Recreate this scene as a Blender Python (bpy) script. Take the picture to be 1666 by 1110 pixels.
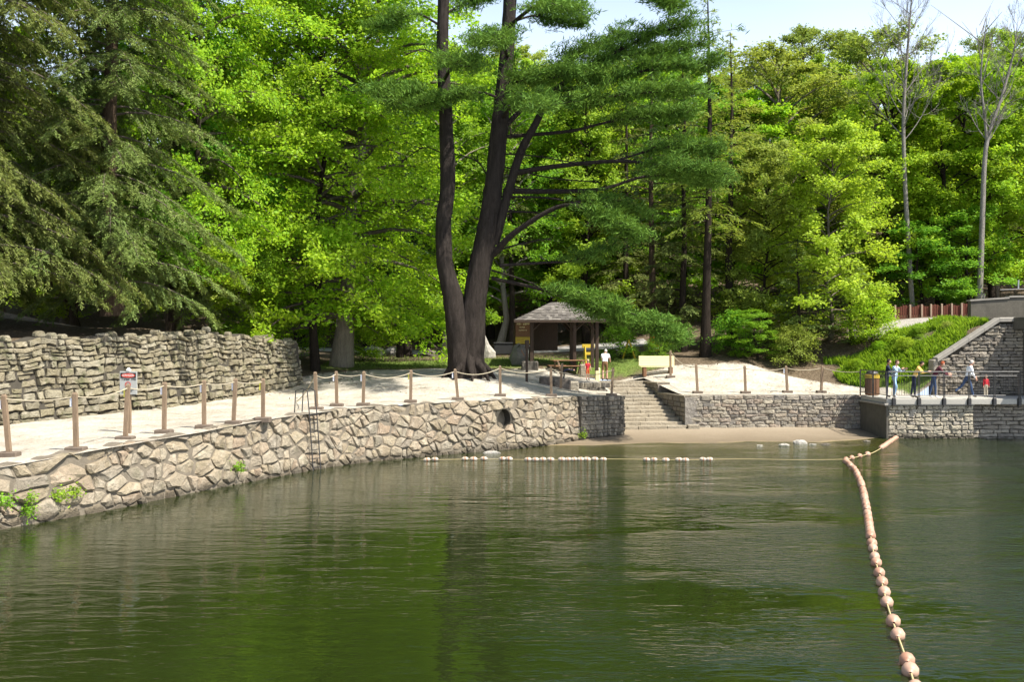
import bpy, math, random
import numpy as np
from mathutils import Vector, Matrix

# ------------------------------------------------------------------ camera, sky, sun, exposure
sc = bpy.context.scene
for o in list(bpy.data.objects):
    bpy.data.objects.remove(o)
CAMZ, F, CX, HY = 4.3, 1700.0, 833.0, 560.0
cd = bpy.data.cameras.new('camera'); cam = bpy.data.objects.new('camera', cd)
sc.collection.objects.link(cam)
cam.location = (0, 0, CAMZ); cam.rotation_euler = (math.pi/2, 0, 0)
cd.sensor_width = 36.0; cd.lens = 36.0*F/1666.0; cd.shift_y = 5.0/1666.0
cd.clip_start = 0.1; cd.clip_end = 3000
sc.camera = cam
SUN = Vector((0.475, -0.285, 0.832)).normalized()      # towards the sun
wd = bpy.data.worlds.new('World'); sc.world = wd; wd.use_nodes = True
nt = wd.node_tree; nt.nodes.clear()
sky = nt.nodes.new('ShaderNodeTexSky'); sky.sky_type = 'NISHITA'; sky.sun_disc = False
sky.sun_elevation = math.asin(SUN.z); sky.sun_rotation = math.atan2(SUN.x, SUN.y)
sky.altitude = 100; sky.air_density = 1.0; sky.dust_density = 1.6; sky.ozone_density = 1.0
bg = nt.nodes.new('ShaderNodeBackground'); bg.inputs[1].default_value = 0.105
wo = nt.nodes.new('ShaderNodeOutputWorld')
# thin bright cloud veil low over the horizon, all the way round
tcw = nt.nodes.new('ShaderNodeTexCoord'); sx = nt.nodes.new('ShaderNodeSeparateXYZ'); nt.links.new(tcw.outputs['Generated'], sx.inputs[0])
mr = nt.nodes.new('ShaderNodeMapRange'); nt.links.new(sx.outputs[2], mr.inputs[0])
for i_, v_ in enumerate((0.26, 0.40, 0.85, 0.02)): mr.inputs[i_+1].default_value = v_
nz_ = nt.nodes.new('ShaderNodeTexNoise'); nz_.inputs['Scale'].default_value = 2.2; nz_.inputs['Detail'].default_value = 6; nt.links.new(tcw.outputs['Generated'], nz_.inputs['Vector'])
mm = nt.nodes.new('ShaderNodeMath'); mm.operation = 'MULTIPLY_ADD'; mm.use_clamp = True; nt.links.new(nz_.outputs['Fac'], mm.inputs[0]); mm.inputs[1].default_value = .7; mm.inputs[2].default_value = -.35
ma = nt.nodes.new('ShaderNodeMath'); ma.operation = 'ADD'; ma.use_clamp = True; nt.links.new(mr.outputs[0], ma.inputs[0]); nt.links.new(mm.outputs[0], ma.inputs[1])
mxw = nt.nodes.new('ShaderNodeMix'); mxw.data_type = 'RGBA'; nt.links.new(ma.outputs[0], mxw.inputs[0]); nt.links.new(sky.outputs[0], mxw.inputs[6]); mxw.inputs[7].default_value = (4.9, 5.8, 7.1, 1)
nt.links.new(mxw.outputs[2], bg.inputs[0]); nt.links.new(bg.outputs[0], wo.inputs[0])
ld = bpy.data.lights.new('sun', 'SUN'); ld.energy = 5.0; ld.angle = math.radians(0.53); ld.color = (1.0, 0.95, 0.86)
sun = bpy.data.objects.new('sun', ld); sc.collection.objects.link(sun)
sun.rotation_euler = SUN.to_track_quat('Z', 'Y').to_euler(); sun.location = (40, -20, 60)
vs = sc.view_settings
vs.view_transform = 'Standard'; vs.look = 'None'; vs.exposure = 1.05; vs.gamma = 1.0
cy = sc.cycles
cy.max_bounces = 9; cy.diffuse_bounces = 5; cy.glossy_bounces = 3; cy.transmission_bounces = 4; cy.transparent_max_bounces = 6
cy.sample_clamp_indirect = 4.0
rng = np.random.default_rng(7); random.seed(7)
COL = sc.collection

# ------------------------------------------------------------------ helpers
def P(px, py, D):
    return np.array([(px-CX)/F*D, D, CAMZ-(py-HY)/F*D])
WL = {}
def setp(o, label=None, cat=None, group=None, kind=None):
    if label: o['label'] = label
    if cat: o['category'] = cat
    if group: o['group'] = group
    if kind: o['kind'] = kind
    return o
def thing(name, label, cat, loc=(0, 0, 0), rz=0.0, group=None):
    o = bpy.data.objects.new(name, None); COL.objects.link(o)
    o.empty_display_size = 0.2
    o.location = loc; o.rotation_euler = (0, 0, rz)
    WL[o.name] = np.array(loc, float)
    return setp(o, label, cat, group)
def make_mesh(name, V, Fc, mats=None, smooth=False, mi=None):
    me = bpy.data.meshes.new(name)
    V = np.asarray(V, np.float32)
    if isinstance(Fc, np.ndarray):
        k = Fc.shape[1]; n = len(Fc)
        me.vertices.add(len(V)); me.vertices.foreach_set('co', V.ravel())
        me.loops.add(n*k); me.loops.foreach_set('vertex_index', Fc.astype(np.int32).ravel())
        me.polygons.add(n)
        me.polygons.foreach_set('loop_start', np.arange(0, n*k, k, dtype=np.int32))
        me.polygons.foreach_set('loop_total', np.full(n, k, np.int32))
        me.update(calc_edges=True)
    else:
        me.from_pydata([tuple(v) for v in V.tolist()], [], [tuple(int(i) for i in f) for f in Fc])
        me.update()
    if mats is not None:
        for m in (mats if isinstance(mats, (list, tuple)) else [mats]): me.materials.append(m)
    if mi is not None: me.polygons.foreach_set('material_index', np.asarray(mi, np.int32))
    if smooth: me.polygons.foreach_set('use_smooth', np.ones(len(me.polygons), bool))
    return me
def mobj(name, V, Fc, mat=None, parent=None, origin=None, smooth=False, mi=None):
    """V in world metres (or in the parent's own frame when the parent stands at 0); one mesh object."""
    V = np.asarray(V, float)
    if origin is None:
        origin = np.array([V[:, 0].mean(), V[:, 1].mean(), V[:, 2].min()])
    origin = np.asarray(origin, float)
    o = bpy.data.objects.new(name, make_mesh(name, V-origin, Fc, mat, smooth, mi)); COL.objects.link(o)
    WL[o.name] = origin
    if parent is not None:
        o.parent = parent; o.location = origin-WL[parent.name]
    else:
        o.location = origin
    return o
class MB:
    def __init__(s): s.V = []; s.F = []; s.n = 0
    def add(s, V, Fc):
        V = np.asarray(V, float); s.V.append(V)
        for f in (Fc.tolist() if isinstance(Fc, np.ndarray) else Fc): s.F.append([i+s.n for i in f])
        s.n += len(V); return s
    def box(s, x0, x1, y0, y1, z0, z1, M=None):
        V = np.array([(x, y, z) for z in (z0, z1) for y in (y0, y1) for x in (x0, x1)], float)
        if M is not None: V = V@M[0].T+M[1]
        return s.add(V, [(0, 2, 3, 1), (4, 5, 7, 6), (0, 1, 5, 4), (2, 6, 7, 3), (0, 4, 6, 2), (1, 3, 7, 5)])
    def bbox(s, x0, x1, y0, y1, z0, z1, b=0.01, M=None):
        """box with chamfered vertical and top edges"""
        ring = lambda i, z: [(x0+b+i, y0+i, z), (x1-b-i, y0+i, z), (x1-i, y0+b+i, z), (x1-i, y1-b-i, z), (x1-b-i, y1-i, z), (x0+b+i, y1-i, z), (x0+i, y1-b-i, z), (x0+i, y0+b+i, z)]
        V = np.array(ring(0, z0)+ring(0, z1-b)+ring(b, z1), float)
        if M is not None: V = V@M[0].T+M[1]
        Fc = [tuple(range(7, -1, -1)), tuple(range(16, 24))]
        for r in (0, 8):
            for i in range(8):
                j = (i+1) % 8; Fc.append((r+i, r+j, r+8+j, r+8+i))
        return s.add(V, Fc)
    def tube(s, pts, rad, k=6, cap=True):
        V, Fc = tube(pts, rad, k)
        Fc = Fc.tolist()
        if cap:
            n = len(pts); Fc += [list(range(k-1, -1, -1)), list(range((n-1)*k, n*k))]
        return s.add(V, Fc)
    def lathe(s, prof, k=12, c=(0, 0, 0)):
        V = []; Fc = []
        for (r, z) in prof:
            for i in range(k):
                a = 2*math.pi*i/k; V.append((c[0]+r*math.cos(a), c[1]+r*math.sin(a), c[2]+z))
        for j in range(len(prof)-1):
            for i in range(k):
                i2 = (i+1) % k; Fc.append((j*k+i, j*k+i2, (j+1)*k+i2, (j+1)*k+i))
        Fc.append(tuple(range(k-1, -1, -1))); Fc.append(tuple(range((len(prof)-1)*k, len(prof)*k)))
        return s.add(V, Fc)
    def build(s, name, mat, parent=None, origin=None, smooth=False):
        return mobj(name, np.concatenate(s.V), s.F, mat, parent, origin, smooth)
def tube(pts, rad, k=5):
    pts = np.asarray(pts, float); n = len(pts)
    rad = np.full(n, rad) if np.isscalar(rad) else np.asarray(rad, float)
    T = np.gradient(pts, axis=0); T /= np.linalg.norm(T, axis=1, keepdims=True)+1e-9
    ref = np.array([0, 0, 1.0]) if abs(T[:, 2]).mean() < .8 else np.array([1.0, 0, 0])
    A = np.cross(T, ref); A /= np.linalg.norm(A, axis=1, keepdims=True)+1e-9
    Bv = np.cross(T, A)
    a = np.arange(k)*2*math.pi/k
    V = pts[:, None, :]+rad[:, None, None]*(np.cos(a)[None, :, None]*A[:, None, :]+np.sin(a)[None, :, None]*Bv[:, None, :])
    i = np.arange(n-1)[:, None]*k; j = np.arange(k)[None, :]; j2 = (j+1) % k
    Fq = np.stack([i+j, i+j2, i+k+j2, i+k+j], -1).reshape(-1, 4)
    return V.reshape(-1, 3), Fq
def rotz(a, t=(0, 0, 0)):
    c, s_ = math.cos(a), math.sin(a)
    return (np.array([[c, -s_, 0], [s_, c, 0], [0, 0, 1.0]]), np.array(t, float))
def catmull(pts, n=8):
    pts = [np.array(p, float) for p in pts]
    pts = [2*pts[0]-pts[1]]+pts+[2*pts[-1]-pts[-2]]
    out = []
    for i in range(1, len(pts)-2):
        p0, p1, p2, p3 = pts[i-1:i+3]
        for t in np.linspace(0, 1, n, endpoint=False):
            out.append(.5*((2*p1)+(-p0+p2)*t+(2*p0-5*p1+4*p2-p3)*t*t+(-p0+3*p1-3*p2+p3)*t**3))
    out.append(pts[-2]); return np.array(out)
ORD = ['first', 'second', 'third', 'fourth', 'fifth', 'sixth', 'seventh', 'eighth', 'ninth', 'tenth', 'eleventh', 'twelfth', 'thirteenth', 'fourteenth', 'fifteenth', 'sixteenth']

# ------------------------------------------------------------------ materials
class NT:
    def __init__(s, name):
        s.m = bpy.data.materials.new(name); s.m.use_nodes = True; s.t = s.m.node_tree; s.t.nodes.clear()
        s.out = s.n('ShaderNodeOutputMaterial')
    def n(s, ty, **kw):
        nd = s.t.nodes.new(ty)
        for k, v in kw.items(): setattr(nd, k, v)
        return nd
    def l(s, a, b): s.t.links.new(a, b)
    def inp(s, sock, v):
        if hasattr(v, 'links') or hasattr(v, 'is_linked'): s.l(v, sock)
        else:
            if isinstance(v, (tuple, list)) and len(v) == 3 and sock.type == 'RGBA': v = (*v, 1)
            sock.default_value = v
    def noise(s, scale=5, detail=4, rough=.55, vec=None, dist=0.0):
        nd = s.n('ShaderNodeTexNoise'); nd.inputs['Scale'].default_value = scale; nd.inputs['Detail'].default_value = detail
        nd.inputs['Roughness'].default_value = rough; nd.inputs['Distortion'].default_value = dist
        if vec is not None: s.l(vec, nd.inputs['Vector'])
        return nd.outputs['Fac']
    def mapping(s, scale=(1, 1, 1), src='Object', rot=(0, 0, 0)):
        if src == 'Position': o = s.n('ShaderNodeNewGeometry').outputs['Position']
        else: o = s.n('ShaderNodeTexCoord').outputs[src]
        mp = s.n('ShaderNodeMapping'); mp.inputs['Scale'].default_value = scale; mp.inputs['Rotation'].default_value = rot
        s.l(o, mp.inputs['Vector']); return mp.outputs[0]
    def ramp(s, fac, stops, interp='LINEAR'):
        r = s.n('ShaderNodeValToRGB'); r.color_ramp.interpolation = interp
        e = r.color_ramp.elements
        while len(e) < len(stops): e.new(.5)
        for el, (p, c) in zip(e, stops):
            el.position = p; el.color = (*c, 1) if len(c) == 3 else c
        s.l(fac, r.inputs[0]); return r.outputs[0]
    def mix(s, fac, a, b, mode='MIX'):
        m = s.n('ShaderNodeMix', data_type='RGBA', blend_type=mode)
        s.inp(m.inputs[0], fac); s.inp(m.inputs[6], a); s.inp(m.inputs[7], b); return m.outputs[2]
    def math(s, op, a, b=0.0, clamp=False):
        m = s.n('ShaderNodeMath', operation=op, use_clamp=clamp); s.inp(m.inputs[0], a); s.inp(m.inputs[1], b); return m.outputs[0]
    def maprange(s, v, a, b, c=0.0, d=1.0):
        m = s.n('ShaderNodeMapRange'); s.l(v, m.inputs[0])
        for i, x in enumerate((a, b, c, d)): m.inputs[i+1].default_value = x
        return m.outputs[0]
    def bump(s, h, strength=.5, dist=.02):
        b = s.n('ShaderNodeBump'); s.l(h, b.inputs['Height']); b.inputs['Strength'].default_value = strength; b.inputs['Distance'].default_value = dist
        return b.outputs[0]
    def rand(s):
        a = s.n('ShaderNodeObjectInfo').outputs['Random']; b = s.n('ShaderNodeNewGeometry').outputs['Random Per Island']
        return s.math('FRACT', s.math('ADD', a, b))
    def bsdf(s, col, rough=.8, normal=None, spec=.3, metal=0.0):
        b = s.n('ShaderNodeBsdfPrincipled'); s.inp(b.inputs['Base Color'], col); s.inp(b.inputs['Roughness'], rough)
        b.inputs['Specular IOR Level'].default_value = spec; b.inputs['Metallic'].default_value = metal
        if normal is not None: s.l(normal, b.inputs['Normal'])
        s.l(b.outputs[0], s.out.inputs[0]); return b
def plain(name, col, rough=.7, var=.25, scale=6, bump=.3, spec=.3, metal=0.0, stretch=(1, 1, 1)):
    t = NT(name); v = t.mapping(stretch)
    n1 = t.noise(scale, 5, .6, v); n2 = t.noise(scale*7, 3, .6, v)
    f = t.math('ADD', t.math('MULTIPLY', n1, .6), t.math('MULTIPLY', n2, .4))
    lo = tuple(c*(1-var) for c in col); hi = tuple(min(1, c*(1+var)) for c in col)
    c = t.ramp(f, [(.3, lo), (.7, hi)])
    t.bsdf(c, rough, t.bump(n2, bump, .01), spec, metal); return t.m
def stone_mat(name, cols, wet=False, stain=None, moss=0.0):
    t = NT(name); r = t.rand(); k = len(cols)
    c = t.ramp(r, [(i/(k-1), cl) for i, cl in enumerate(cols)])
    v = t.mapping((1, 1, 1), 'Position')
    n1 = t.noise(3.0, 6, .65, v); n2 = t.noise(14, 5, .7, v); n3 = t.noise(45, 3, .6, v)
    c = t.mix(t.maprange(n2, .35, .75, 0, .75), c, t.mix(.5, c, (.08, .07, .055)))
    c = t.mix(t.maprange(n1, .5, .75, 0, .6), c, t.mix(.45, c, (.72, .66, .54)))
    if moss: c = t.mix(t.maprange(t.noise(1.7, 5, .7, v), .52, .68, 0, moss), c, (.075, .085, .035))
    if stain:
        vv = t.mapping((2.2, 2.2, .35), 'Position'); ns = t.noise(1.6, 5, .7, vv)
        c = t.mix(t.maprange(ns, stain-.05, stain+.12, 0, .85), c, (.045, .042, .036))
    if wet:
        z = t.n('ShaderNodeSeparateXYZ'); t.l(t.n('ShaderNodeNewGeometry').outputs['Position'], z.inputs[0])
        h = t.math('ADD', z.outputs[2], t.math('MULTIPLY', n1, .25))
        w = t.maprange(h, .22, .42, 1, 0)
        c = t.mix(t.math('MULTIPLY', w, .82), c, (.05, .042, .03))
    h = t.math('ADD', n2, t.math('MULTIPLY', n3, .35))
    n4 = t.noise(5.5, 5, .65, v)
    t.bsdf(c, .9, t.bump(t.math('ADD', h, t.math('MULTIPLY', n4, 1.6)), 1.0, .05), .15); return t.m
def leaf_mat(name, c1, c2, trans=.35, rough=.55, spec=.18):
    t = NT(name); i = t.n('ShaderNodeNewGeometry').outputs['Random Per Island']
    o = t.n('ShaderNodeObjectInfo').outputs['Random']
    c = t.mix(i, c1, c2)
    hs = t.n('ShaderNodeHueSaturation'); t.l(c, hs.inputs['Color'])
    t.l(t.maprange(o, 0, 1, .485, .515), hs.inputs['Hue']); t.l(t.maprange(t.math('FRACT', t.math('MULTIPLY', o, 7.3)), 0, 1, .8, 1.2), hs.inputs['Value'])
    c = hs.outputs[0]
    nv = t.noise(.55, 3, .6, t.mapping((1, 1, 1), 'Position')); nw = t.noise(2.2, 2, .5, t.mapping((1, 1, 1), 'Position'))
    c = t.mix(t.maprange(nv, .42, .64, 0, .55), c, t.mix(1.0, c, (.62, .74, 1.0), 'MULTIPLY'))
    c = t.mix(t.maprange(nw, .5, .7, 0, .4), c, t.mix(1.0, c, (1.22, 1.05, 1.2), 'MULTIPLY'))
    b = t.bsdf(c, rough, None, spec)
    tr = t.n('ShaderNodeBsdfTranslucent')
    t.l(t.mix(.35, c, (c2[0]*1.5, c2[1]*1.35, c2[2]*.6)), tr.inputs[0])
    mx = t.n('ShaderNodeMixShader'); mx.inputs[0].default_value = trans
    t.l(b.outputs[0], mx.inputs[1]); t.l(tr.outputs[0], mx.inputs[2]); t.l(mx.outputs[0], t.out.inputs[0]); return t.m
def bark_mat(name, dark, light, sc_=4):
    t = NT(name); v = t.mapping((3, 3, .5)); n = t.noise(sc_, 6, .7, v); n2 = t.noise(sc_*6, 4, .7, v)
    c = t.ramp(t.math('ADD', t.math('MULTIPLY', n, .6), t.math('MULTIPLY', n2, .4)), [(.33, dark), (.66, light)])
    t.bsdf(c, .95, t.bump(t.math('ADD', n, n2), 1.0, .06), .1); return t.m

M = {}
M['river_stone'] = stone_mat('river_stone', [(0.267, 0.216, 0.146), (0.345, 0.283, 0.193), (0.243, 0.208, 0.159), (0.368, 0.312, 0.226), (0.298, 0.223, 0.153), (0.329, 0.283, 0.206)], wet=True, moss=.3)
M['bank_stone'] = stone_mat('bank_stone', [(0.211, 0.183, 0.117), (0.281, 0.242, 0.160), (0.156, 0.136, 0.090), (0.312, 0.281, 0.203), (0.226, 0.195, 0.117)], moss=.7)  # tones darkened overall in place of hemlock shade on the retaining wall
M['stain_stone'] = stone_mat('stain_stone', [(0.240, 0.216, 0.168), (0.304, 0.264, 0.200), (0.200, 0.176, 0.144), (0.264, 0.232, 0.184)], wet=True, stain=.46)
M['grey_stone'] = stone_mat('grey_stone', [(0.270, 0.240, 0.195), (0.359, 0.316, 0.241), (0.225, 0.206, 0.179), (0.342, 0.273, 0.210), (0.396, 0.351, 0.265)], wet=False)
M['pier_stone'] = stone_mat('pier_stone', [(0.401, 0.348, 0.253), (0.475, 0.422, 0.317), (0.348, 0.306, 0.232), (0.444, 0.391, 0.317)], wet=True)
M['wing_stone'] = stone_mat('wing_stone', [(0.271, 0.236, 0.187), (0.366, 0.322, 0.253), (0.219, 0.191, 0.159), (0.324, 0.281, 0.224)])
M['step_stone'] = stone_mat('step_stone', [(0.313, 0.268, 0.194), (0.375, 0.320, 0.234), (0.281, 0.246, 0.187)])
M['mortar'] = plain('mortar', (0.133, 0.113, 0.086), .95, .3, 8)
M['rubble_mortar'] = plain('rubble_mortar', (.145, .122, .09), .95, .4, 5, .9)
M['dark_mortar'] = plain('dark_mortar', (.055, .048, .036), .95, .3, 8)
M['pale_mortar'] = plain('pale_mortar', (0.187, 0.164, 0.133), .95, .25, 8)
M['dark_concrete'] = plain('dark_concrete', (.10, .09, .07), .9, .3, 2.5)  # tone darkened to paint in shade on the pier's left side
M['concrete'] = plain('concrete', (0.281, 0.257, 0.218), .9, .18, 3)
M['pale_concrete'] = plain('pale_concrete', (0.378, 0.355, 0.305), .85, .12, 3)
M['wood_post'] = plain('wood_post', (0.211, 0.148, 0.094), .8, .35, 5, .4, stretch=(4, 4, .6))
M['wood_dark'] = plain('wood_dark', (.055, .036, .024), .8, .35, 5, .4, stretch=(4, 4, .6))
M['wood_brown'] = plain('wood_brown', (.20, .10, .05), .7, .3, 5, .4)
M['wood_footing'] = plain('wood_footing', (.13, .10, .075), .85, .3, 6)
M['rope'] = plain('rope', (0.390, 0.335, 0.234), .85, .15, 40)
M['pale_rope'] = plain('pale_rope', (0.434, 0.350, 0.175), .8, .15, 30)
M['metal_dark'] = plain('metal_dark', (.028, .026, .025), .5, .3, 8, .1, .5)
M['metal_black'] = plain('metal_black', (.02, .02, .02), .55, .3, 8, .1, .5)
M['galv'] = plain('galvanised', (.45, .46, .45), .5, .15, 8, .1, .5, .6)
M['white_paint'] = plain('white_paint', (.78, .77, .72), .6, .06, 8, .1)
M['sign_grey'] = plain('sign_white', (0.377, 0.377, 0.347), .55, .06, 5, .05)
M['black_paint'] = plain('black_paint', (.02, .02, .02), .6, .1, 8, .1)
M['red_paint'] = plain('red_paint', (.52, .06, .035), .6, .12, 8, .1)
M['yellow_paint'] = plain('yellow_paint', (.56, .40, .04), .6, .15, 5, .15)
M['pale_yellow'] = plain('pale_yellow_wood', (.78, .70, .40), .7, .10, 5, .2, stretch=(.6, 4, 4))
M['orange'] = plain('orange_plastic', (.75, .15, .02), .5, .1, 5, .1)
M['rust_wood'] = plain('rust_wood', (.11, .035, .02), .85, .4, 6, .4)
M['rust_post'] = plain('weathered_post', (.33, .24, .17), .85, .3, 6, .4)
M['shingle'] = None
M['tag_white'] = plain('tag_white', (.8, .8, .85), .6, .05)
M['tag_yellow'] = plain('tag_yellow', (.8, .72, .12), .6, .05)
M['rock'] = stone_mat('pale_rock', [(0.390, 0.367, 0.320), (0.452, 0.421, 0.367), (0.351, 0.328, 0.289)])
M['dark_rock'] = stone_mat('dark_rock', [(.12, .10, .085), (.17, .145, .12)])
M['bark_pine'] = bark_mat('bark_pine', (.016, .013, .011), (.062, .05, .042), 3)
M['bark_dark'] = bark_mat('bark_dark', (.016, .012, .009), (.055, .042, .032))
M['bark_brown'] = bark_mat('bark_brown', (.045, .03, .02), (.15, .105, .07))
M['bark_grey'] = bark_mat('bark_grey', (.16, .135, .10), (.36, .31, .24), 3)
M['bark_pale'] = bark_mat('bark_pale', (.15, .13, .11), (.38, .35, .30), 5)
M['bark_twig'] = bark_mat('bark_twig', (.10, .08, .06), (.24, .20, .16), 5)
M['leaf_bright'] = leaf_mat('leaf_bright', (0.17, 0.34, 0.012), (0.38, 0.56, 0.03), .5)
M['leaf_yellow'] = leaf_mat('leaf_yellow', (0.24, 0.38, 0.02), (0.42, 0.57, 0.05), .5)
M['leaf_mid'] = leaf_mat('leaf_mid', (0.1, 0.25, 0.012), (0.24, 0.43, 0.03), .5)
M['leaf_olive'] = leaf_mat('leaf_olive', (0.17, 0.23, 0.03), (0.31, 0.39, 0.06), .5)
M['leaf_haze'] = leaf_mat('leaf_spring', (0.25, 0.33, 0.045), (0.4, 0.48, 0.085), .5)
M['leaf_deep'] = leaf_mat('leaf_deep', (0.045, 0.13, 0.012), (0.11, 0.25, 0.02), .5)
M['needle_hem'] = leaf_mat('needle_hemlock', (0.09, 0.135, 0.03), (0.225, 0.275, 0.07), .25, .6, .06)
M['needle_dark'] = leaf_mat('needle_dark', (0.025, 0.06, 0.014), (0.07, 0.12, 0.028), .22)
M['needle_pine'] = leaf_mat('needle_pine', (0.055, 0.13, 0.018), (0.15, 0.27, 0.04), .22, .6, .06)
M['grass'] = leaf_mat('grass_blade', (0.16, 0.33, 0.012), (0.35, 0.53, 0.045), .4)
M['lawn'] = leaf_mat('lawn_blade', (.10, .15, .025), (.23, .26, .06), .35)
M['dead_leaf'] = leaf_mat('dead_leaf', (.09, .06, .035), (.24, .17, .10), .1)
M['dry_twig'] = leaf_mat('dry_twig', (.10, .075, .05), (.20, .155, .11), .1)
M['skin'] = plain('skin', (.58, .34, .24), .6, .06, 8, .05)
def cloth(n, c): M[n] = plain(n, c, .9, .15, 18, .3); return M[n]
for n, c in dict(cl_navy=(.018, .024, .05), cl_jean=(.045, .075, .15), cl_light=(.30, .46, .66), cl_black=(.015, .015, .018), cl_yellow=(.78, .50, .12), cl_maroon=(.10, .025, .035), cl_white=(.80, .82, .84), cl_red=(.50, .03, .04), cl_khaki=(.50, .43, .32), cl_brown=(.17, .095, .045), cl_orange=(.58, .11, .04), hair_dark=(.02, .014, .01), hair_red=(.30, .07, .025), hair_blond=(.55, .40, .20), hair_grey=(.45, .42, .38), hair_brown=(.09, .05, .03), shoe_w=(.7, .7, .7), shoe_d=(.03, .025, .02)).items(): cloth(n, c)
t = NT('cl_plaid'); ck = t.n('ShaderNodeTexChecker'); ck.inputs['Scale'].default_value = 16
t.l(t.mapping((1, 1, 1)), ck.inputs[0]); ck.inputs[1].default_value = (.55, .68, .74, 1); ck.inputs[2].default_value = (.07, .13, .20, 1)
t.bsdf(ck.outputs[0], .9); M['cl_plaid'] = t.m
t = NT('shingle'); v = t.mapping((1, 1, 1), 'Position'); bt = t.n('ShaderNodeTexBrick'); t.l(v, bt.inputs[0])
r = t.rand(); n2 = t.noise(9, 4, .7, v)
c = t.ramp(t.math('ADD', t.math('MULTIPLY', r, .5), t.math('MULTIPLY', n2, .5)), [(.25, (.075, .067, .06)), (.5, (.145, .13, .115)), (.75, (.23, .21, .185))])
t.bsdf(c, .9, t.bump(n2, .6, .02), .2); M['shingle'] = t.m
t = NT('float_mat'); v = t.mapping((1, 1, 1)); n1 = t.noise(5, 4, .6, v); r = t.rand()
c = t.mix(t.maprange(n1, .3, .7), (.30, .135, .08), (.41, .24, .16)); c = t.mix(t.math('MULTIPLY', r, .45), c, (.46, .34, .25))
t.bsdf(c, .5, t.bump(n1, .2, .01), .35); M['float_old'] = t.m
t = NT('float_band'); x = t.n('ShaderNodeSeparateXYZ'); t.l(t.n('ShaderNodeTexCoord').outputs['Object'], x.inputs[0])
c = t.mix(t.maprange(t.math('ABSOLUTE', x.outputs[0]), .015, .04), (.34, .17, .10), (.43, .37, .29)); t.bsdf(c, .5, None, .35); M['float_band'] = t.m

# ground: sand / grass / litter by a per-vertex cover attribute, edges broken with noise
t = NT('ground_cover'); v = t.mapping((1, 1, 1), 'Position')
at = t.n('ShaderNodeAttribute', attribute_name='cover'); sep = t.n('ShaderNodeSeparateColor'); t.l(at.outputs['Color'], sep.inputs[0])
nb = t.noise(.9, 5, .65, v); nf = t.noise(9, 5, .7, v); ng = t.noise(40, 3, .6, v); nm = t.noise(2.6, 4, .6, v)
sand = t.ramp(t.math('ADD', t.math('MULTIPLY', nb, .55), t.math('MULTIPLY', nf, .45)), [(.34, (.26, .22, .165)), (.47, (.40, .36, .29)), (.56, (.48, .435, .36)), (.7, (.53, .485, .41))])
grs = t.ramp(nf, [(.3, (.05, .085, .018)), (.55, (.12, .17, .035)), (.75, (.21, .22, .07))])
lit = t.ramp(t.math('ADD', t.math('MULTIPLY', nf, .6), t.math('MULTIPLY', ng, .4)), [(.32, (.045, .032, .02)), (.5, (.115, .085, .055)), (.68, (.23, .185, .13))])
gv = t.ramp(t.math('ADD', t.math('MULTIPLY', nf, .5), t.math('MULTIPLY', ng, .5)), [(.3, (.25, .23, .20)), (.7, (.42, .39, .35))])
wob = t.math('MULTIPLY', t.math('SUBTRACT', t.math('ADD', t.math('MULTIPLY', nb, .6), t.math('MULTIPLY', nf, .4)), .5), 1.3)
c = t.mix(t.maprange(t.math('ADD', sep.outputs[1], wob), .35, .65), lit, grs)
c = t.mix(t.maprange(t.math('ADD', sep.outputs[0], wob), .38, .62), c, sand)
c = t.mix(t.maprange(t.math('ADD', sep.outputs[2], t.math('MULTIPLY', wob, .4)), .4, .6), c, gv)
t.bsdf(c, .95, t.bump(t.math('ADD', t.math('MULTIPLY', nm, 2.2), t.math('ADD', nf, t.math('MULTIPLY', ng, .4))), .9, .07), .1); M['ground'] = t.m
# river bed and beach: dry sand, wet sand, silt darkened with depth to stand in for light the water absorbs
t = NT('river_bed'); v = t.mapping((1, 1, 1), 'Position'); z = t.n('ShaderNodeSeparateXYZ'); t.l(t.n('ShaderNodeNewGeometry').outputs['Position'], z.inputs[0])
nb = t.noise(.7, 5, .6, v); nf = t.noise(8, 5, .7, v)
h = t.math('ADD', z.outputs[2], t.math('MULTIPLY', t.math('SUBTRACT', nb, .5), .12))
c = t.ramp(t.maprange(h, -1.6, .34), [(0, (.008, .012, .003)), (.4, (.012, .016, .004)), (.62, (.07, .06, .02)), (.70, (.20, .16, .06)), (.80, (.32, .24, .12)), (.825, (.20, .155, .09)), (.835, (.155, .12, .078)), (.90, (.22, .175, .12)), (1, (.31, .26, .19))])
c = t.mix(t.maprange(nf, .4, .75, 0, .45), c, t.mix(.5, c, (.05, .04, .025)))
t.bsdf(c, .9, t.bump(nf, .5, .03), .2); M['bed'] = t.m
# water
t = NT('river_water')
v1 = t.mapping((.9, 2.6, 1), 'Position'); v2 = t.mapping((2.6, 7.5, 1), 'Position', (0, 0, .12)); v3 = t.mapping((.16, .32, 1), 'Position', (0, 0, .15))
v4 = t.mapping((6, 13, 1), 'Position', (0, 0, -.1))
w1 = t.noise(1.0, 3, .5, v1, .4); w2 = t.noise(1.0, 3, .55, v2, .3); w3 = t.noise(1.0, 5, .62, v3); w4 = t.noise(1.0, 2, .5, v4)
xw = t.n('ShaderNodeSeparateXYZ'); t.l(t.n('ShaderNodeNewGeometry').outputs['Position'], xw.inputs[0])
open_ = t.maprange(t.math('ADD', xw.outputs[0], t.math('MULTIPLY', xw.outputs[1], .10)), 1.0, 9.0, 0, 1)      # wind ruffles the open water, the wall shelters the left
amp = t.math('ADD', t.maprange(w3, .42, .60, .2, 1.1), t.math('MULTIPLY', open_, t.maprange(w3, .40, .56, .5, 5.0)))
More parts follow.
